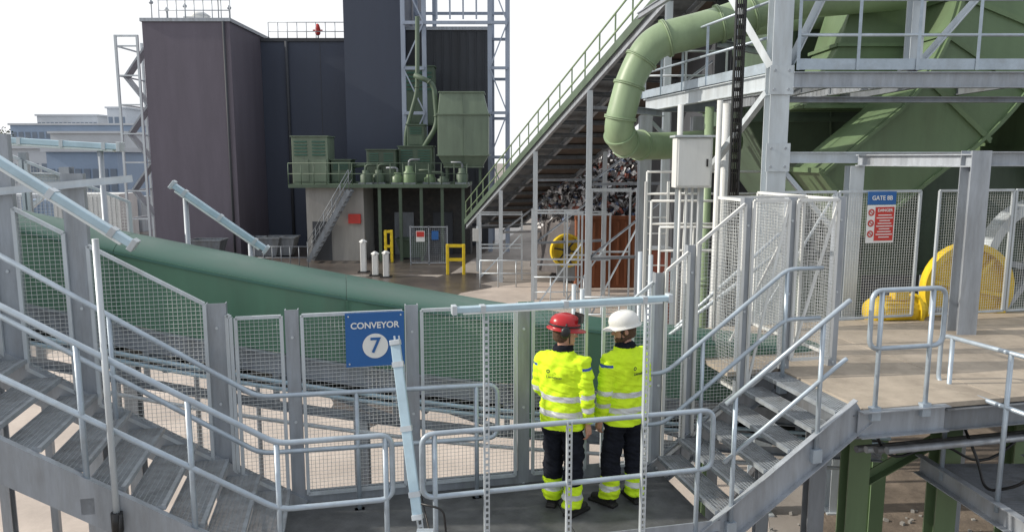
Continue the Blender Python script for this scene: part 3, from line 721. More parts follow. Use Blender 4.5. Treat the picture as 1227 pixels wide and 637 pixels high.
for i in range(n+1):
    f=FE*i/n
    part(ic,'rail_post',MB().beam(GP(f,-.02,.1),GP(f,-.02,1.22),.045,.045,up=V((0,1,0))),GREENL)
    b=MB().beam(GP(f,0,-.1),GP(f,2.9,-.1),.1,.16,up=GD.normalized(),prof='I').beam(GP(f,1.0,.1),GP(f,1.0,.9),.06,.06,up=V((0,1,0)))
    part(ic,'cross_frame',b,GALVD)
for f in (.12,.31,.54,.8,1.05):
    for a in (0,2.9):
        p=GP(f,a,-.15);part(ic,'leg',MB().beam((p.x,p.y,0),p,.17,.17,up=V((0,1,0)),prof='I',tk=.02),GALVL)
    for z in (2.2,4.6,7.0):
        if z<GP(f).z-.6:
            p=GP(f,0);q=GP(f,2.9);part(ic,'trestle_tie',MB().beam((p.x,p.y,z),(q.x,q.y,z),.09,.09),GALV)
            if z+2<GP(f).z: part(ic,'trestle_brace',MB().beam((p.x,p.y,z),(q.x,q.y,z+2),.06,.06,prof='L'),GALV)
for (u0,u1,y) in ((575,640,31.5),(640,700,27),(700,765,23)):
    p=WY(u0,300,y);q=WY(u1,300,y);g=thing('guard_railing','pale tube guard railing in the yard under the inclined conveyor','railing',(p.x,y,0),group='yard guard railings')
    for z in (.6,1.15): part(g,'handrail',MB().tube((p.x,y,z),(q.x,y,z),.025,8),GALVL)
    for i in range(4):
        x=p.x+(q.x-p.x)*i/3;part(g,'post',MB().tube((x,y,0),(x,y,1.15),.025,8),GALVL)
for (u,y,h,w_) in ((600,33.5,3.0,1.9),(668,26,3.6,1.7),(705,28,3.4,1.6),(735,25,4.4,1.5)):
    p=WY(u,300,y);fr=thing('service_frame','light steel service frame with cross ties in the yard','steel frame',(p.x,y,0),group='service frames')
    for dx in (-w_/2,w_/2):
        for dy in (0,1.4): part(fr,'post',MB().beam((p.x+dx,y+dy,0),(p.x+dx,y+dy,h),.06,.06,up=V((0,1,0)),prof='U'),GALVL)
    for z in (h*.5,h):
        for dy in (0,1.4): part(fr,'tie',MB().beam((p.x-w_/2,y+dy,z-.05),(p.x+w_/2,y+dy,z-.05),.05,.06),GALVL)
    part(fr,'brace',MB().beam((p.x-w_/2,y,.1),(p.x+w_/2,y,h*.7),.05,.05,prof='L'),GALVL)
p0=WY(690,300,31.4);p1=WY(800,300,31.4)
BH=2.9
bk=thing('scrap_bunker','rusty orange steel container wall holding back shredded scrap','bunker',((p0.x+p1.x)/2,31.4,0))
part(bk,'front_wall',MB().bb((p0.x,31.4,0),(p1.x,31.6,BH)),RUST)
for i in range(12):
    x=p0.x+.08+(p1.x-p0.x-.16)*i/11;part(bk,'stiffener',MB().bb((x-.05,31.32,.1),(x+.05,31.39,BH-.1)),RUST)
part(bk,'top_rail',MB().bb((p0.x-.05,31.3,BH),(p1.x+.05,31.62,BH+.14)),RUST)
part(bk,'side_wall',MB().bb((p0.x,31.62,0),(p0.x+.2,37,BH)),RUST);part(bk,'side_wall',MB().bb((p1.x-.2,31.62,0),(p1.x,37,BH)),RUST)
sm_=[mat('scrap_grey',(.4,.39,.39),.5,.3,.3,5),mat('scrap_dark',(.10,.09,.09),.6,.3,.3,5),mat('scrap_white',(.7,.7,.72),.5,.1,.2,5),mat('scrap_red',(.3,.1,.07),.6,0,.3,5),mat('scrap_blue',(.13,.18,.3),.6,0,.3,5)]
b=MB();cx=(p0.x+p1.x)/2
for i in range(8000):
    a=random.uniform(0,6.283);rr_=math.sqrt(random.random());x=cx+math.cos(a)*rr_*3.5;y=34.5+math.sin(a)*rr_*2.8
    hz=2.6+4.6*(1-rr_)**.62+random.uniform(-.4,.25)
    M=Matrix.Rotation(random.uniform(0,6),3,V((random.uniform(-1,1),random.uniform(-1,1),random.uniform(-1,1))).normalized())
    sx,sy=random.uniform(.05,.2),random.uniform(.03,.11);k=random.uniform(.02,.1)
    vs=[V((x,y,hz))+M@V(q) for q in ((-sx,-sy,0),(0,-sy,k),(sx,-sy,-k/2),(sx,sy,0),(0,sy,k),(-sx,sy,-k/2))]
    b.add(vs,[(0,1,4,5),(1,2,3,4)],random.choice([0,0,0,1,2,2,2,3,4,1]))
hp=MB();hp.rings([(cx,34.5,.5,3.8,3.0),(cx,34.5,2.6,3.4,2.8),(cx,34.5,4.4,2.5,2.0),(cx,34.5,5.8,1.3,1.0),(cx,34.5,6.6,.4,.3)],20,1);b.add(hp.v,hp.f,1)
o=mk('scrap_heap',b,sm_);o["kind"]="stuff";o["label"]="mound of shredded mixed metal scrap behind the bunker";o["category"]="scrap heap"
# ---------------------------------------------------------------- background buildings
def wall_joints(th,x0,x1,y,z0,z1,dx,dz,m):
    x=x0+dx
    while x<x1-.1: part(th,'panel_joint',MB().bb((x-.015,y-.012,z0),(x+.015,y-.002,z1)),m);x+=dx
bx0=WY(170,30,42).x;bx1=WY(275,30,42).x;bz=WY(170,26,42).z
b1=thing('industrial_building','tall windowless purple grey clad block','building',((bx0+bx1)/2,42,0))
part(b1,'wall',MB().bb((bx0,42,0),(bx1,56,bz)),CLAD)
part(b1,'parapet',MB().bb((bx0-.08,41.92,bz),(bx1+.08,56.08,bz+.18)),GALV)
part(b1,'rainwater_pipe',MB().tube((bx1-.3,41.9,0),(bx1-.3,41.9,bz),.07,8),CLADD)
for i,u in enumerate((182,200,222,262,275)):
    p=WY(u,20,44);an=thing('roof_mast','thin roof mast with small fittings on the parapet','mast',(p.x,44,bz+.22),group='roof masts')
    h=(1.3,.9,1.1,1.5,1.0)[i];part(an,'pole',MB().tube((p.x,44,bz+.22),(p.x,44,bz+h),.03,6),GALVD)
    part(an,'head',MB().lathe((p.x,44,bz+h),Z,[(.001,0),(.1,.02),(.12,.12),(.001,.25)],12),GALV)
p=WY(238,20,46);vn=thing('roof_vent','white roof ventilation unit on the tall block','roof vent',(p.x,46,bz+.22))
part(vn,'body',MB().bb((p.x-.7,45.5,bz+.2),(p.x+.7,47,bz+.9)),WHITE);part(vn,'cowl',MB().lathe((p.x,46.2,bz+.9),Z,[(.5,0),(.6,.15),(.3,.35),(.001,.4)],16),WHITE)
def roofrail(x0,x1,y,z,lab,n=8,m=GALV,r=.025):
    th=thing('roof_railing',lab,'railing',((x0+x1)/2,y,z))
    for h in (.55,1.1): part(th,'handrail',MB().tube((x0,y,z+h),(x1,y,z+h),r,6),m)
    for i in range(n+1):
        x=x0+(x1-x0)*i/n;part(th,'post',MB().tube((x,y,z),(x,y,z+1.1),r,6),m)
roofrail(bx0+.5,bx1-.3,43,bz+.22,'thin steel guard railing around the roof of the tall block')
cx0=bx1;cx1=WY(422,100,47).x;cz=WY(350,50,47).z
b2=thing('industrial_building','lower blue grey clad block behind the tall one','building',((cx0+cx1)/2,47,0))
part(b2,'wall',MB().bb((cx0+.01,47,0),(cx1,57,cz)),CLADB)
part(b2,'parapet',MB().bb((cx0+.02,46.92,cz),(cx1,57.08,cz+.2)),CLADD)
wall_joints(b2,cx0,cx1,47,0,cz,3.6,40,CLADD)
part(b2,'rainwater_pipe',MB().tube((cx0+1.6,46.85,0),(cx0+1.6,46.85,cz),.09,8),CLADD)
roofrail(cx0+.2,cx1,48,cz+.2,'thin steel guard railing around the roof of the lower block',9)
p=WY(381,45,49);rf=thing('beacon','red beacon post on the roof','beacon',(p.x,49,cz+.2));part(rf,'post',MB().tube((p.x,49,cz+.2),(p.x,49,cz+.8),.06,8),GALV);part(rf,'head',MB().lathe((p.x,49,cz+.7),Z,[(.12,0),(.17,.1),(.17,.4),(.09,.65),(.001,.7)],12),RED);part(rf,'arm',MB().bb((p.x-.3,48.95,cz+.95),(p.x+.3,49.05,cz+1.02)),RED)
dx0=cx1;dx1=WY(482,100,45).x
b3=thing('industrial_building','dark blue grey tower block rising out of view','building',((dx0+dx1)/2,45,0))
part(b3,'wall',MB().bb((dx0+.01,45,0),(dx1,57,19)),CLADB);wall_joints(b3,dx0,dx1,45,0,19,3.4,50,CLADD)
part(b3,'roof',MB().bb((dx0-.05,44.95,19),(dx1+.05,57,19.2)),CLADD)
ex0=WY(514,100,46).x;ex1=WY(586,100,46).x;ez=WY(550,33,46).z
b4=thing('industrial_building','dark ribbed facade inside an open steel frame','building',((ex0+ex1)/2,46,0))
part(b4,'wall',MB().bb((dx1+.02,47,0),(ex1,55,ez)),CLADD)
b=MB();x=ex0+.25
while x<ex1: b.bb((x-.03,46.95,4),(x+.03,46.995,ez));x+=.5
part(b4,'ribs',b,CLADD);part(b4,'parapet',MB().bb((dx1,46.9,ez),(ex1+.06,55,ez+.2)),GALV)
part(b4,'door',MB().bb((ex0+.8,46.9,0),(ex0+2.2,46.99,2.3)),GALVD)
tw=thing('steel_tower','open bluish white steel tower frame around the dark facade','steel tower',(WY(545,200,44).x,44,0))
xs=[WY(u,100,44).x for u in (484,509,587,608)]
for x in xs:
    for y in (44,50): part(tw,'column',MB().beam((x,y,0),(x,y,19),.24,.24,up=V((0,1,0)),prof='I'),STEELB)
for z in (5.5,8,10.5,13,14.6,16.5):
    for y in (44,50):
        part(tw,'beam',MB().beam((xs[0],y-.15,z),(xs[3],y-.15,z),.1,.18),STEELB) if z>12 or y==50 else part(tw,'beam',MB().beam((xs[0],y-.15,z),(xs[1],y-.15,z),.1,.18),STEELB)
    part(tw,'beam',MB().beam((xs[2],44-.16,z+.01),(xs[3],44-.16,z+.01),.1,.16),STEELB)
    part(tw,'beam',MB().beam((xs[3],44,z-.3),(xs[3],50,z-.3),.1,.2),STEELB)
for i,z in enumerate((3,5.5,8,10.5,13)):
    a,c=(xs[2],xs[3]) if i%2 else (xs[3],xs[2]);part(tw,'brace',MB().beam((a,43.8,z),(c,43.8,z+2.5),.07,.07),STEELB)
    a,c=(xs[0],xs[1]) if i%2 else (xs[1],xs[0]);part(tw,'brace',MB().beam((a,43.8,z),(c,43.8,z+2.5),.07,.07),STEELB)
for x in [xs[1]+(xs[2]-xs[1])*k/5 for k in range(1,5)]:
    part(tw,'upper_mullion',MB().beam((x,43.9,13.2),(x,43.9,19),.09,.09,up=V((0,1,0))),STEELB)
for z in (15.2,15.8,16.2,17): part(tw,'handrail',MB().tube((xs[1],43.8,z),(xs[3],43.8,z),.03,6),STEELB)
lt=thing('steel_tower','open pale lattice stair tower beside the tall block','steel tower',(WY(155,200,43).x,43,0))
x0,x1=WY(142,100,43).x,WY(168,100,43).x;zt_=WY(150,42,43).z
for x in (x0,x1):
    for y in (43,46): part(lt,'column',MB().beam((x,y,0),(x,y,zt_),.12,.12,up=V((0,1,0))),GALVL)
k=0;z=2
while z<zt_:
    part(lt,'tie',MB().beam((x0,43,z),(x1,43,z),.08,.08),GALVL);part(lt,'tie',MB().beam((x0,46,z),(x1,46,z),.08,.08),GALVL);part(lt,'tie',MB().beam((x0,43,z),(x0,46,z),.08,.08),GALVL)
    if z+1.6<zt_: part(lt,'stair_flight',MB().beam((x0 if k%2 else x1,44,z),(x1 if k%2 else x0,44,z+1.6),.7,.1),GALV)
    z+=1.6;k+=1
part(lt,'tie',MB().beam((x0,43,zt_-.05),(x1,43,zt_-.05),.1,.1),GALVL)
# ------------- mid-distance machinery
cw=thing('concrete_plinth','stained concrete wall carrying the green machine platform','plinth',WY(400,290,40))
p=WY(366,222,40);q=WY(437,290,40);part(cw,'wall',MB().bb((p.x,40,0),(q.x,44.5,p.z-.12)),CONC)
part(cw,'opening',MB().bb((p.x+.3,39.97,0),(p.x+1.3,39.995,2.1)),CLADD)
q2=WY(560,222,40);part(cw,'slab',MB().bb((p.x-.8,39.6,p.z-.12),(q2.x,44.9,p.z+.06)),GREENS)
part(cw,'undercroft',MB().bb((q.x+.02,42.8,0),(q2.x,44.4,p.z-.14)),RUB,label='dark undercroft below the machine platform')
for u in (455,480,505,530,555):
    x=WY(u,260,39.7).x;part(cw,'column',MB().beam((x,39.8,0),(x,39.8,p.z-.12),.16,.16,up=V((0,1,0)),prof='I'),GREENS)
for i in range(2):
    x=q.x+1.2+i*2.2;part(cw,'bay_door',MB().bb((x,42.7,0),(x+1.1,42.79,2.4)),(GALVD,CLADD)[i])
PZ=p.z+.06;PX0=p.x-.8;PX1=q2.x
part(cw,'red_box',MB().box(WY(425,262,39.9),(.65,.16,.5)),RED)
roofrail(PX0,PX1,39.7,PZ,'dull green handrail along the machine platform',14,GREENS)
sf=thing('staircase','grey steel stairs up to the green machine platform','staircase',WY(385,290,39))
a=WY(368,285,38.8);a.z=.1;c=WY(418,228,38.8)
for dy in (0,.9):
    part(sf,'stringer',MB().beam(a+V((0,dy,0)),c+V((0,dy,0)),.06,.22),GALVD)
    for h in (.55,1.05): part(sf,'handrail',MB().tube(a+V((0,dy,h)),c+V((0,dy,h)),.022,6),GALVD)
    for i in range(6):
        m_=a.lerp(c,i/5)+V((0,dy,0));part(sf,'post',MB().tube(m_,m_+Z*1.05,.02,6),GALVD)
for i in range(14): part(sf,'tread',MB().box(a.lerp(c,(i+.5)/14)+V((0,.45,.05)),(.24,.86,.03)),GALVD)
def gcab(u0,u1,v0,v1,y,dep,lab,m=GREENL,nl=3,z0=None):
    p=WY(u0,v1,y);q=WY(u1,v0,y);za=z0 if z0 is not None else p.z
    th=thing('machine_cabinet',lab,'machine',((p.x+q.x)/2,y,za))
    part(th,'body',MB().bb((p.x,y,za),(q.x,y+dep,q.z)),m,bev=.03)
    w_=(q.x-p.x)/nl
    for i in range(nl):
        x=p.x+w_*i+.08;part(th,'panel_door',MB().bb((x,y-.04,za+.12),(x+w_-.16,y-.003,za+(q.z-za)*.52)),m)
        b=MB()
        for k in range(5):
            z=za+(q.z-za)*(.6+.07*k);b.bb((x+.06,y-.05,z),(x+w_-.22,y-.003,z+(q.z-za)*.03))
        part(th,'louvre',b,GREEND)
    part(th,'roof',MB().bb((p.x-.06,y-.08,q.z),(q.x+.06,y+dep+.06,q.z+.06)),m)
GCAB=mat('cabinet_green',(.16,.21,.15),.5,0,.2,1.5,.02,(.09,.1,.075),.5,True)
gcab(351,392,164,219,41,1.6,'pale green machine cabinet with louvred doors',GCAB,2,PZ)
gcab(397,420,192,219,41.3,1.2,'small green equipment box on the platform',GREENS,1,PZ)
gcab(440,474,180,219,41,1.4,'green equipment cabinet with pipes on the platform',GREENS,2,PZ)
gcab(478,518,176,219,41.6,1.4,'green filter casing on the platform',GREENS,2,PZ)
gcab(484,520,80,150,45,1.0,'green fan casing in the steel tower',GREENS,1)
gcab(488,508,150,176,42,1.4,'square green duct box above the filter casing',GREENS,1)
hopper('dust_filter','dull green boxy dust filter with short hopper bottom',[(WY(556,200,41.5),1.0,.6),(WY(556,186,41.5),1.35,.9),(WY(556,138,41.5),1.35,.9),(WY(554,112,41.5),1.15,.8)],GCAB,1,'dust filter',.03,.07)
th=thing('filter_stand','dull green steel stand under the dust filter','stand',WY(556,218,41.5))
for dx in (-.9,.9):
    for dy in (-.5,.5):
        c=WY(556,218,41.5);part(th,'leg',MB().beam((c.x+dx,41.5+dy,PZ),(c.x+dx,41.5+dy,WY(556,196,41.5).z),.12,.12,up=V((0,1,0)),prof='I'),GREENS)
for k,(pts,r) in enumerate((([(500,20),(500,110),(486,160),(486,215)],.12),([(496,90),(520,100),(524,150),(500,190)],.14),([(420,200),(450,196),(480,205),(520,200)],.1))):
    pipething('pipe','green process pipe among the platform machinery',[WY(u,v,42.3-.3*k) for u,v in pts],r,GREENS,(.2,.6),10,'pipe',.5)
for i in range(7):
    u=432+i*19+random.random()*8;y=40.3+random.random()*.6
    p=WY(u,215,y);h=random.uniform(.5,1.3);th=thing('pump_unit','small green pump unit on the machine platform','pump',(p.x,y,PZ),group='pump units')
    part(th,'casing',MB().lathe((p.x,y,PZ),Z,[(.3,0),(.32,h*.5),(.2,h*.6),(.2,h*.8),(.001,h*.82)],12),random.choice([GREENM,GREENS,GREEND]))
    part(th,'outlet_pipe',MB().path(fillet([V((p.x,y,PZ+h*.7)),V((p.x,y,PZ+h+.1)),V((p.x+random.choice([-.6,.6]),y,PZ+h+.1))],.2),.06,8),random.choice([GREENS,GALVD]))
    part(th,'base',MB().box((p.x,y,PZ+.04),(.75,.6,.08)),GALVD)
for u,y,lab in ((466,42-2.6,'tall yellow guard post against the dark undercroft'),(546,35,'yellow tubular guard frame standing in the yard'),(183,36,'yellow guard frame beside the purple block')):
    x=WY(u,300,y).x;th=thing('yellow_barrier',lab,'barrier',(x,y,0),group='yellow guard frames')
    w_=.38 if u!=466 else .16;h=1.45 if u!=466 else 1.7
    for dx in (-w_,w_): part(th,'post',MB().bb((x+dx-.07,y-.07,0),(x+dx+.07,y+.07,h)),YEL,bev=.02)
    for z in (h-.08,h*.5): part(th,'bar',MB().bb((x-w_+.07,y-.06,z-.07),(x+w_-.07,y+.06,z+.068)),YEL)
for u,v,h in ((436,326,1.45),(450,330,1.0),(463,332,1.1)):
    p=WZ(u,v,0);th=thing('bollard','white plastic bollard with sloped cap in the yard','bollard',p,group='white bollards')
    part(th,'post',MB().bb(p+V((-.13,-.13,0)),p+V((.13,.13,h))),WHITE,bev=.03);part(th,'cap',MB().lathe(p+Z*h,Z,[(.19,0),(.19,.05),(.05,.14),(.001,.14)],4,sm=False),WHITE);part(th,'base',MB().box(p+Z*.03,(.5,.5,.06)),BLACK)
p=WY(492,300,38.4);q=WY(536,300,38.4)
mf=thing('mesh_fence_panel','grey yard mesh gate carrying small safety notices','mesh fence',((p.x+q.x)/2,38.4,0))
b=MB()
for a,c in (((p.x,38.4,.1),(q.x,38.4,.1)),((p.x,38.4,1.95),(q.x,38.4,1.95)),((p.x,38.4,0),(p.x,38.4,2)),((q.x,38.4,0),(q.x,38.4,2)),(((p.x+q.x)/2,38.4,0),((p.x+q.x)/2,38.4,2))): b.beam(a,c,.06,.06,up=V((0,1,0)))
part(mf,'frame',b,GALV);part(mf,'wire_mesh',MB().panel((p.x,38.4),(q.x,38.4),.1,1.9,.1,1.9,.1,.008),GALV)
part(mf,'notice',MB().bb((p.x+.3,38.33,1.2),(p.x+.75,38.35,1.75)),SWHITE);part(mf,'notice',MB().bb((p.x+.33,38.31,1.45),(p.x+.72,38.325,1.72)),RED);part(mf,'notice',MB().bb((p.x+1.1,38.33,1.3),(p.x+1.45,38.35,1.75)),BLUE)
p=WY(300,290,36.5);q=WY(365,290,36.5)
roofrail(p.x,q.x,37,0,'dark guard railing in front of the blue grey block',6,GALVD)
g=thing('junction_post','grey post with small junction box in the yard','post',(WY(572,300,36).x,36,0));x=WY(572,300,36).x
part(g,'post',MB().bb((x-.05,35.95,0),(x+.05,36.05,2.2)),GALVL);part(g,'box',MB().bb((x-.22,35.8,1.5),(x+.22,35.94,2.1)),WHITE)
for i,(u,y,m) in enumerate(((320,41.5,GALVD),(338,41.8,GALVD),(495,40.8,GREENS),(250,40.3,GALVD))):
    x=WY(u,290,y).x;th=thing('waste_skip','open steel waste skip standing by the wall','skip',(x,y,0),group='waste skips')
    b=MB();b.add([(x-.6,y-.4,.1),(x+.6,y-.4,.1),(x+.6,y+.4,.1),(x-.6,y+.4,.1),(x-.85,y-.55,1.1),(x+.85,y-.55,1.1),(x+.85,y+.55,1.1),(x-.85,y+.55,1.1)],[(0,1,2,3),(0,1,5,4),(1,2,6,5),(2,3,7,6),(3,0,4,7)]);part(th,'body',b,m)
    rb=MB();Q=[V((x-.87,y-.57,1.1)),V((x+.87,y-.57,1.1)),V((x+.87,y+.57,1.1)),V((x-.87,y+.57,1.1))]
    for k in range(4): rb.beam(Q[k],Q[(k+1)%4],.07,.07)
    part(th,'rim',rb,m)
# ------------- far left
def farb(u0,u1,v0,y,dep,lab,m,rows=0,cols=0):
    p=WY(u0,v0,y);q=WY(u1,v0,y);th=thing('industrial_building',lab,'building',((p.x+q.x)/2,y,0))
    part(th,'wall',MB().bb((p.x,y,0),(q.x,y+dep,p.z)),m);part(th,'roof',MB().bb((p.x-.3,y-.3,p.z),(q.x+.3,y+dep+.3,p.z+.35)),FARW)
    for r in range(rows):
        z=p.z*(.35+.6*(r+.2)/rows)
        b=MB();w_=(q.x-p.x)/cols
        for c in range(cols): b.bb((p.x+w_*c+w_*.15,y-.06,z),(p.x+w_*c+w_*.85,y-.01,z+p.z*.6/rows*.5))
        part(th,'window_row',b,FARD)
farb(44,116,139,170,20,'pale distant office building with window rows',FARW,4,14)
farb(12,160,150,150,20,'long distant blue industrial shed',FARB,3,18)
farb(60,150,160,120,20,'distant pale warehouse beyond the yard',FARW,1,10)
farb(128,150,130,160,14,'distant pale block with roof plant',FARW,3,3)
farb(-60,60,178,75,14,'low pale shed in the far yard',FARW,1,9)
farb(55,140,182,62,8,'low dark shed in the far yard',FARB,1,8)
for i,(u,y,h) in enumerate(((20,60,2.6),(60,52,2.6),(100,50,3.1),(130,56,2.6))):
    p=WY(u,200,y);th=thing('shipping_container','pale steel storage container in the far yard','container',(p.x,y,0),group='far containers')
    part(th,'body',MB().bb((p.x-2.2,y,0),(p.x+2.2,y+2.4,h)),(FARW,FARB,WHITE,GALV)[i])
    b=MB()
    for k in range(15): b.bb((p.x-2.1+k*.3,y-.05,.15),(p.x-1.97+k*.3,y-.002,h-.15))
    part(th,'corrugation',b,(FARW,FARB,WHITE,GALV)[i])
LEAF=[mat('leaf_dark',(.03,.055,.015),.8,0,.3,1),mat('leaf_light',(.1,.12,.03),.8,0,.3,1)];BARK=mat('bark',(.08,.06,.045),.9,0,.3,5)
for i,(u,y,h) in enumerate(((-6,100,9.5),(8,106,8.5),(-22,95,9.5),(22,112,8.5))):
    p=WY(u,190,y);th=thing('tree','leafy tree with uneven crown in front of distant buildings','tree',(p.x,y,0),group='distant trees')
    tb=MB().path([(p.x,y,0),(p.x+.1,y,h*.4),(p.x,y,h*.8)],[.3,.22,.08],8)
    for k in range(6):
        a=k*1.1;tb.path([(p.x,y,h*(.35+.06*k)),(p.x+math.cos(a)*1.8,y+math.sin(a)*1.8,h*(.5+.07*k))],[.1,.03],6)
    part(th,'trunk',tb,BARK)
    cb2=MB();cl_=[(random.gauss(0,1.5),random.gauss(0,1.5),h*random.uniform(.4,.95),random.uniform(.6,1.3)) for _ in range(20)]
    for c in cl_:
        for _ in range(70):
            d=V((random.gauss(0,1),random.gauss(0,1),random.gauss(0,1))).normalized()*c[3]*random.uniform(.6,1)
            o_=V((p.x+c[0],y+c[1],c[2]))+d;e1=V((random.uniform(-1,1),random.uniform(-1,1),random.uniform(-1,1))).normalized()*.16;e2=e1.cross(d).normalized()*.12
            cb2.add([o_-e1,o_+e2,o_+e1,o_-e2],[(0,1,2,3)],random.choice([0,0,1]))
    part(th,'crown',cb2,LEAF)
# ---------------------------------------------------------------- people
HV=mat('hi_vis_yellow',(.66,.92,.03),.75,0,.08,9,.15,bs=60,spec=.2)
REF=mat('reflective_tape',(.62,.64,.64),.35,.1,.05,20)
NAVY=mat('navy_cloth',(.013,.015,.022),.9,0,.25,12,.2,bs=90,spec=.15)
SKIN=mat('skin',(.5,.27,.19),.55,0,.08,20)
HAIR=mat('brown_hair',(.09,.05,.03),.8,0,.3,60,.3)
BOOT=mat('boot_leather',(.015,.014,.013),.6,0,.3,12,.1)
HRED=mat('helmet_red',(.42,.015,.02),.28,0,.05,5);HWH=mat('helmet_white',(.74,.74,.71),.3,0,.03,5)
BPIP=mat('blue_piping',(.03,.08,.4),.7);EYEW=mat('eye_white',(.8,.78,.75),.3);IRIS=mat('iris',(.03,.02,.01),.3)
INK=mat('dark_ink',(.04,.06,.03),.8)
def remesh(mb,vox,smooth=4,wr=0,ws=9):
    me=bpy.data.meshes.new('t');me.from_pydata([tuple(v) for v in mb.v],[],mb.f)
    ob=bpy.data.objects.new('t',me);S.collection.objects.link(ob)
    m=ob.modifiers.new('r','REMESH');m.mode='VOXEL';m.voxel_size=vox
    m2=ob.modifiers.new('s','SMOOTH');m2.iterations=smooth;m2.factor=.5
    dg=bpy.context.evaluated_depsgraph_get();r=bpy.data.meshes.new_from_object(ob.evaluated_get(dg))
    bpy.data.objects.remove(ob)
    if wr:
        ns=[v.normal.copy() for v in r.vertices]
        for v,nn in zip(r.vertices,ns):
            q=v.co;h=noise.noise(V((q.x*ws,q.y*ws,q.z*ws*1.6)))+.8*abs(noise.noise(V((q.x*ws*.8+5,q.y*ws*.8,q.z*ws*3.2+q.x*14))))
            v.co=q+nn*h*wr
    for p in r.polygons: p.use_smooth=True
    return r
def put(th,name,me,mats,fn=None):
    me.materials.clear()
    for m in mats: me.materials.append(m)
    if fn:
        for p in me.polygons: p.material_index=fn(p.center)
    o=bpy.data.objects.new(name,me);S.collection.objects.link(o);o.parent=th;org[o.name]=V((0,0,0));return o
def hand(b,wr,D,Wf,N):
    b.path([wr-D*.03,wr+D*.01,wr+D*.05,wr+D*.09,wr+D*.1],[.024,.026,.03,.03,.022],12)
    b.path([wr+Wf*.022+D*.02,wr+Wf*.026+D*.085],[.017,.016],8);b.path([wr-Wf*.022+D*.02,wr-Wf*.03+D*.085],[.016,.015],8)
    for k,(o_,ln) in enumerate(((.034,.072),(.012,.08),(-.011,.075),(-.033,.058))):
        a=wr+D*.085+Wf*o_;p1=a+D*ln*.42+N*.006;p2=p1+D*ln*.3+N*.016;p3=p2+D*ln*.16+N*.02
        b.path([a-D*.02,a,p1,p2,p3],[.0105,.0105,.0098,.0088,.0068],8)
    a=wr+D*.02+Wf*.025;p1=a+D*.03+Wf*.024+N*.01;p2=p1+D*.03+Wf*.008+N*.012;p3=p2+D*.02+N*.008
    b.path([a,p1,p2,p3],[.016,.0125,.011,.008],8)
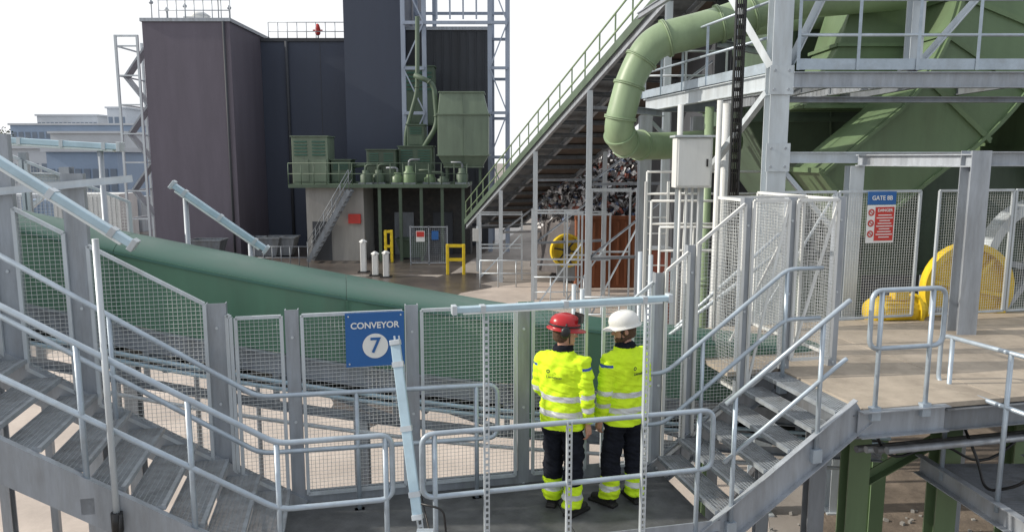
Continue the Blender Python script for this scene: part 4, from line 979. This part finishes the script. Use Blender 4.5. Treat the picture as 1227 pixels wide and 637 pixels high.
def person(loc,face,headt,label,hm,arms,feet,ear=False,beard=False,tilt=.0,bulk=1.0):
    th=thing('person',label,'person',loc,rz=face);org[th.name]=V((0,0,0))
    MH=Matrix.Translation((0,0,1.58))@Matrix.Rotation(headt,4,'Z')@Matrix.Rotation(-tilt,4,'X')@Matrix.Translation((0,0,-1.58))
    k=bulk
    b=MB()
    b.rings([(0,0,.86,.13,.09),(0,0,.95,.155,.11),(0,0,1.08,.135,.10),(0,.01,1.25,.15,.11),(0,.0,1.38,.16,.105),(0,-.01,1.46,.11,.08),(0,-.01,1.5,.06,.06)],24)
    b.path([(0,-.015,1.46),(0,0,1.53),(0,.008,1.6)],[.058,.055,.056],16)
    b.rings([(0,.045,1.555,.028,.03),(0,.03,1.572,.046,.055),(0,.018,1.6,.058,.074),(0,.008,1.64,.067,.087),(0,0,1.68,.073,.094),(0,-.004,1.72,.073,.095),(0,-.006,1.76,.062,.082),(0,-.006,1.79,.04,.055),(0,-.006,1.8,.015,.02)],28,M=MH)
    b.path([MH@V((0,.088,1.685)),MH@V((0,.1,1.665)),MH@V((0,.116,1.645)),MH@V((0,.098,1.637))],[.009,.011,.014,.01],10)
    for sx in (-1,1):
        b.ball((sx*.075,-.005,1.66),.009,.02,.032,10,M=MH);b.ball((sx*.03,.082,1.695),.024,.012,.008,8,M=MH)
    b.ball((0,.096,1.607),.022,.009,.006,8,M=MH);b.ball((0,.094,1.597),.02,.01,.006,8,M=MH);b.ball((0,.088,1.57),.02,.014,.014,8,M=MH)
    for sx,(fx,fy,fr) in zip((-1,1),feet):
        hip=V((sx*.085,0,.92));ank=V((fx,fy,.1));kn=hip.lerp(ank,.5)+V((sx*.006,.02,0))
        b.path([hip+V((0,0,.04)),hip.lerp(kn,.35),kn,kn.lerp(ank,.35)+V((0,-.012,0)),ank],[.08,.075,.056,.054,.04],16)
        fd=V((math.sin(fr),math.cos(fr),0));b.path([ank-fd*.04-Z*.04,ank+fd*.06-Z*.05,ank+fd*.15-Z*.07],[.04,.04,.03],10)
    for sx,A_ in zip((-1,1),arms):
        sh,el,wr=[V(q) for q in A_[:3]]
        b.path([V((sx*.11,-.005,1.415)),sh,sh.lerp(el,.4),el,el.lerp(wr,.3),wr],[.055,.054,.045,.038,.04,.026],14)
        D=(wr-el).normalized()
        Wf=V((0,1,0));Wf=(Wf-D*Wf.dot(D)).normalized();N=D.cross(Wf)
        if N.x*sx>0: N=-N
        hand(b,wr,D,Wf,N)
    put(th,'body',remesh(b,.0058,2),[SKIN])
    j=MB()
    j.rings([(0,.0,.79,.176*k,.135*k),(0,.0,.81,.186*k,.148*k),(0,0,.95,.188*k,.152*k),(0,0,1.05,.180*k,.148*k),(0,.005,1.2,.188*k,.156*k),(0,.0,1.34,.200*k,.15*k),(0,-.005,1.42,.182*k,.122*k),(0,-.01,1.475,.12,.095),(0,-.008,1.53,.082,.082),(0,-.004,1.555,.078,.08)],32)
    for sx,A_ in zip((-1,1),arms):
        sh,el,wr=[V(q) for q in A_[:3]]
        j.path([V((sx*.12,-.005,1.395)),sh,sh.lerp(el,.45),el,el.lerp(wr,.4),el.lerp(wr,.93)],[.084*k,.081*k,.073*k,.067*k,.061*k,.05],18)
    def jf(c):
        arm=abs(c.x)>.198*k
        if c.z>1.515: return 2
        if arm:
            if .985<c.z<1.03 or 1.11<c.z<1.155: return 1
            if 1.36<c.z<1.385 : return 3
            return 0
        if .93<c.z<.985 or 1.075<c.z<1.13: return 1
        if c.y>0 and abs(c.x)<.006: return 2
        if c.z<.812: return 2
        return 0
    put(th,'jacket',remesh(j,.0075,4,.017,12),[HV,REF,NAVY,BPIP],jf)
    t=MB();t.rings([(0,0,.78,.148,.12),(0,0,.86,.168,.128),(0,0,.98,.158,.12)],24)
    for sx,(fx,fy,fr) in zip((-1,1),feet):
        hip=V((sx*.088,0,.88));ank=V((fx,fy,.085));kn=hip.lerp(ank,.5)+V((sx*.006,.022,0))
        t.path([hip,hip.lerp(kn,.4),kn,kn.lerp(ank,.4)+V((0,-.01,0)),kn.lerp(ank,.8),ank],[.102,.098,.087,.086,.086,.09],18)
    put(th,'trousers',remesh(t,.0085,3,.02,10),[NAVY,HV,REF],lambda c:(2 if .17<c.z<.215 else 1 if c.z<.29 else 0))
    for sx,(fx,fy,fr) in zip((-1,1),feet):
        q=MB();fd=V((math.sin(fr),math.cos(fr),0));a=V((fx,fy,0))
        q.path([a+Z*.2-fd*.01,a+Z*.1-fd*.015,a+Z*.06-fd*.03],[.058,.056,.052],14)
        q.path([a-fd*.06+Z*.045,a+fd*.05+Z*.05,a+fd*.14+Z*.045,a+fd*.19+Z*.04],[.042,.046,.046,.032],14)
        R_=Matrix.Rotation(-fr,3,'Z');q.box(a+fd*.065+Z*.014,(.095,.29,.028),0,R_)
        put(th,'boot',remesh(q,.007,4),[BOOT])
    h=MB();h.rings([(0,-.03,1.585,.05,.05),(0,-.022,1.61,.066,.078),(0,-.014,1.66,.079,.093),(0,-.012,1.72,.08,.098),(0,-.01,1.77,.068,.086)],26,M=MH)
    put(th,'hair',remesh(h,.008,2,.003,40),[HAIR])
    if beard:
        h=MB();h.rings([(0,.045,1.548,.03,.032),(0,.034,1.565,.05,.058),(0,.022,1.59,.062,.078),(0,.014,1.612,.066,.082)],24,M=MH)
        put(th,'beard',remesh(h,.006,2,.003,50),[HAIR])
    for sx in (-1,1):
        e=MB();e.ball((sx*.03,.084,1.672),.012,.01,.009,8,M=MH);e.ball((sx*.03,.0925,1.672),.005,.004,.005,8,1,M=MH)
        part(th,'eye',e,[EYEW,IRIS])
    HB=1.712
    e=MB();pr=[(.113,0),(.117,.02),(.118,.05),(.108,.085),(.085,.112),(.05,.128),(.001,.132)]
    vs=[];n=40
    for r_,z in [(.138,-.012),(.139,-.004)]+pr:
        for q_ in range(n):
            a=2*math.pi*q_/n;c_,d_=math.cos(a),math.sin(a);ry=r_*1.17
            if r_>.13: ry=ry+(.035*max(0,d_)**3);
            vs.append(MH@V((c_*r_,d_*ry-.004,HB+z+(-.012*max(0,d_) if r_>.13 else 0))))
    e.add(vs,[(i*n+q_,i*n+(q_+1)%n,(i+1)*n+(q_+1)%n,(i+1)*n+q_) for i in range(8) for q_ in range(n)],0,True)
    part(th,'helmet',e,hm)
    for dx in (-.035,0,.035):
        P_=[MH@V((dx,math.cos(a)*.125,HB+.005+math.sin(a)*.128*(1-abs(dx)*2))) for a in [math.pi*(.12+.76*i/12) for i in range(13)]];part(th,'helmet_ridge',MB().path(P_,.008,6),hm)
    part(th,'headband',MB().path([MH@V((math.cos(a)*.1,math.sin(a)*.118-.004,HB-.013)) for a in [2*math.pi*i/24 for i in range(24)]],.012,6,closed=True),BLACK)
    part(th,'chin_strap',MB().path([MH@V((-.078,.03,1.71)),MH@V((-.066,.045,1.6)),MH@V((0,.06,1.545)),MH@V((.066,.045,1.6)),MH@V((.078,.03,1.71))],.005,6),BLACK)
    if ear:
        for sx in (-1,1):
            e=MB();e.ball((sx*.118,-.01,1.695),.032,.045,.055,12,M=MH);e.path([MH@V((sx*.12,-.01,1.72)),MH@V((sx*.13,-.01,1.775))],.008,6);part(th,'ear_defender',e,BLACK)
        e=MB();vs=[]
        for i in range(9):
            a=math.radians(35+110*i/8)
            for z in (0,.07): vs.append(MH@V((math.cos(a)*.13,math.sin(a)*.16,1.745+z+.03)))
        e.add(vs,[(2*i,2*i+1,2*i+3,2*i+2) for i in range(8)]);part(th,'visor',e,BLACK)
        part(th,'visor_band',MB().path([MH@V((math.cos(a)*.122,math.sin(a)*.142-.004,HB+.03)) for a in [2*math.pi*i/24 for i in range(24)]],.009,6,closed=True),BLACK)
    yb=-.175*k
    part(th,'logo',MB().lathe((-.06,yb,1.355),(0,-1,0),[(.008,0),(.018,0)],20,sm=False),INK)
    text(th,'Liemeister',.036,(.0,yb-.002,1.305),0,INK,name='lettering',off=.005)
    return th
fl=2.2
person(V((.46,6.55,fl)),math.radians(-28),math.radians(-58),'worker in yellow hi-vis jacket, red helmet and ear defenders, back turned',HRED,
 [(V((-.19,0,1.40)),V((-.245,.03,1.14)),V((-.18,.20,.98))),(V((.19,0,1.40)),V((.235,-.035,1.12)),V((.245,.0,.86)))],
 [(-.12,.05,-.2),(.13,-.06,.3)],ear=True,tilt=.1,bulk=1.1)
person(V((1.035,6.68,fl)),math.radians(34),math.radians(58),'worker in yellow hi-vis jacket and white helmet, turning towards his colleague',HWH,
 [(V((-.19,0,1.40)),V((-.245,-.02,1.12)),V((-.245,.05,.86))),(V((.19,0,1.40)),V((.24,.01,1.14)),V((.19,.19,1.0)))],
 [(-.13,.04,-.25),(.13,-.04,.25)],beard=True,tilt=.16,bulk=1.13)
# ---------------------------------------------------------------- camera, light, world
cam=bpy.data.cameras.new('camera');co=bpy.data.objects.new('camera',cam);S.collection.objects.link(co)
cam.sensor_width=36;cam.lens=F/1227*36;cam.clip_end=2000;cam.clip_start=.05
co.location=(0,0,CZ);co.rotation_euler=(math.radians(90)-PT,0,0);S.camera=co
ts=V((-.85,-.04,.47)).normalized()
sun=bpy.data.lights.new('sun','SUN');sun.energy=3.8;sun.angle=math.radians(.8);sun.color=(1,.93,.82)
so=bpy.data.objects.new('sun',sun);S.collection.objects.link(so);so.rotation_euler=(-ts).to_track_quat('-Z','Y').to_euler()
w_=bpy.data.worlds.new('World');S.world=w_;w_.use_nodes=True;nt=w_.node_tree
sk=nt.nodes.new('ShaderNodeTexSky');sk.sky_type='NISHITA';sk.sun_disc=False
sk.sun_elevation=math.asin(ts.z);sk.sun_rotation=math.atan2(ts.x,ts.y);sk.dust_density=2;sk.air_density=1.0;sk.ozone_density=1
tc=nt.nodes.new('ShaderNodeTexCoord');dv=nt.nodes.new('ShaderNodeVectorMath');dv.operation='DOT_PRODUCT'
hd=V((-.55,.79,.26)).normalized();dv.inputs[1].default_value=hd
nt.links.new(tc.outputs['Generated'],dv.inputs[0])
nz=nt.nodes.new('ShaderNodeTexNoise');nz.inputs['Scale'].default_value=2.2;nz.inputs['Detail'].default_value=6;nt.links.new(tc.outputs['Generated'],nz.inputs['Vector'])
mr=nt.nodes.new('ShaderNodeMapRange');mr.inputs[1].default_value=-.9;mr.inputs[2].default_value=.8;mr.inputs[3].default_value=.38;mr.inputs[4].default_value=.97;nt.links.new(dv.outputs['Value'],mr.inputs[0])
ad=nt.nodes.new('ShaderNodeMath');ad.operation='MULTIPLY_ADD';ad.inputs[1].default_value=.12;nt.links.new(nz.outputs['Fac'],ad.inputs[0]);nt.links.new(mr.outputs[0],ad.inputs[2]);ad.use_clamp=True
mx=nt.nodes.new('ShaderNodeMixRGB');mx.inputs[2].default_value=(7.1,7.2,7.35,1)
nt.links.new(ad.outputs[0],mx.inputs[0]);nt.links.new(sk.outputs[0],mx.inputs[1])
bg=nt.nodes['Background'];bg.inputs[1].default_value=.145;nt.links.new(mx.outputs[0],bg.inputs[0])
S.view_settings.view_transform='Standard';S.view_settings.look='None';S.view_settings.exposure=0
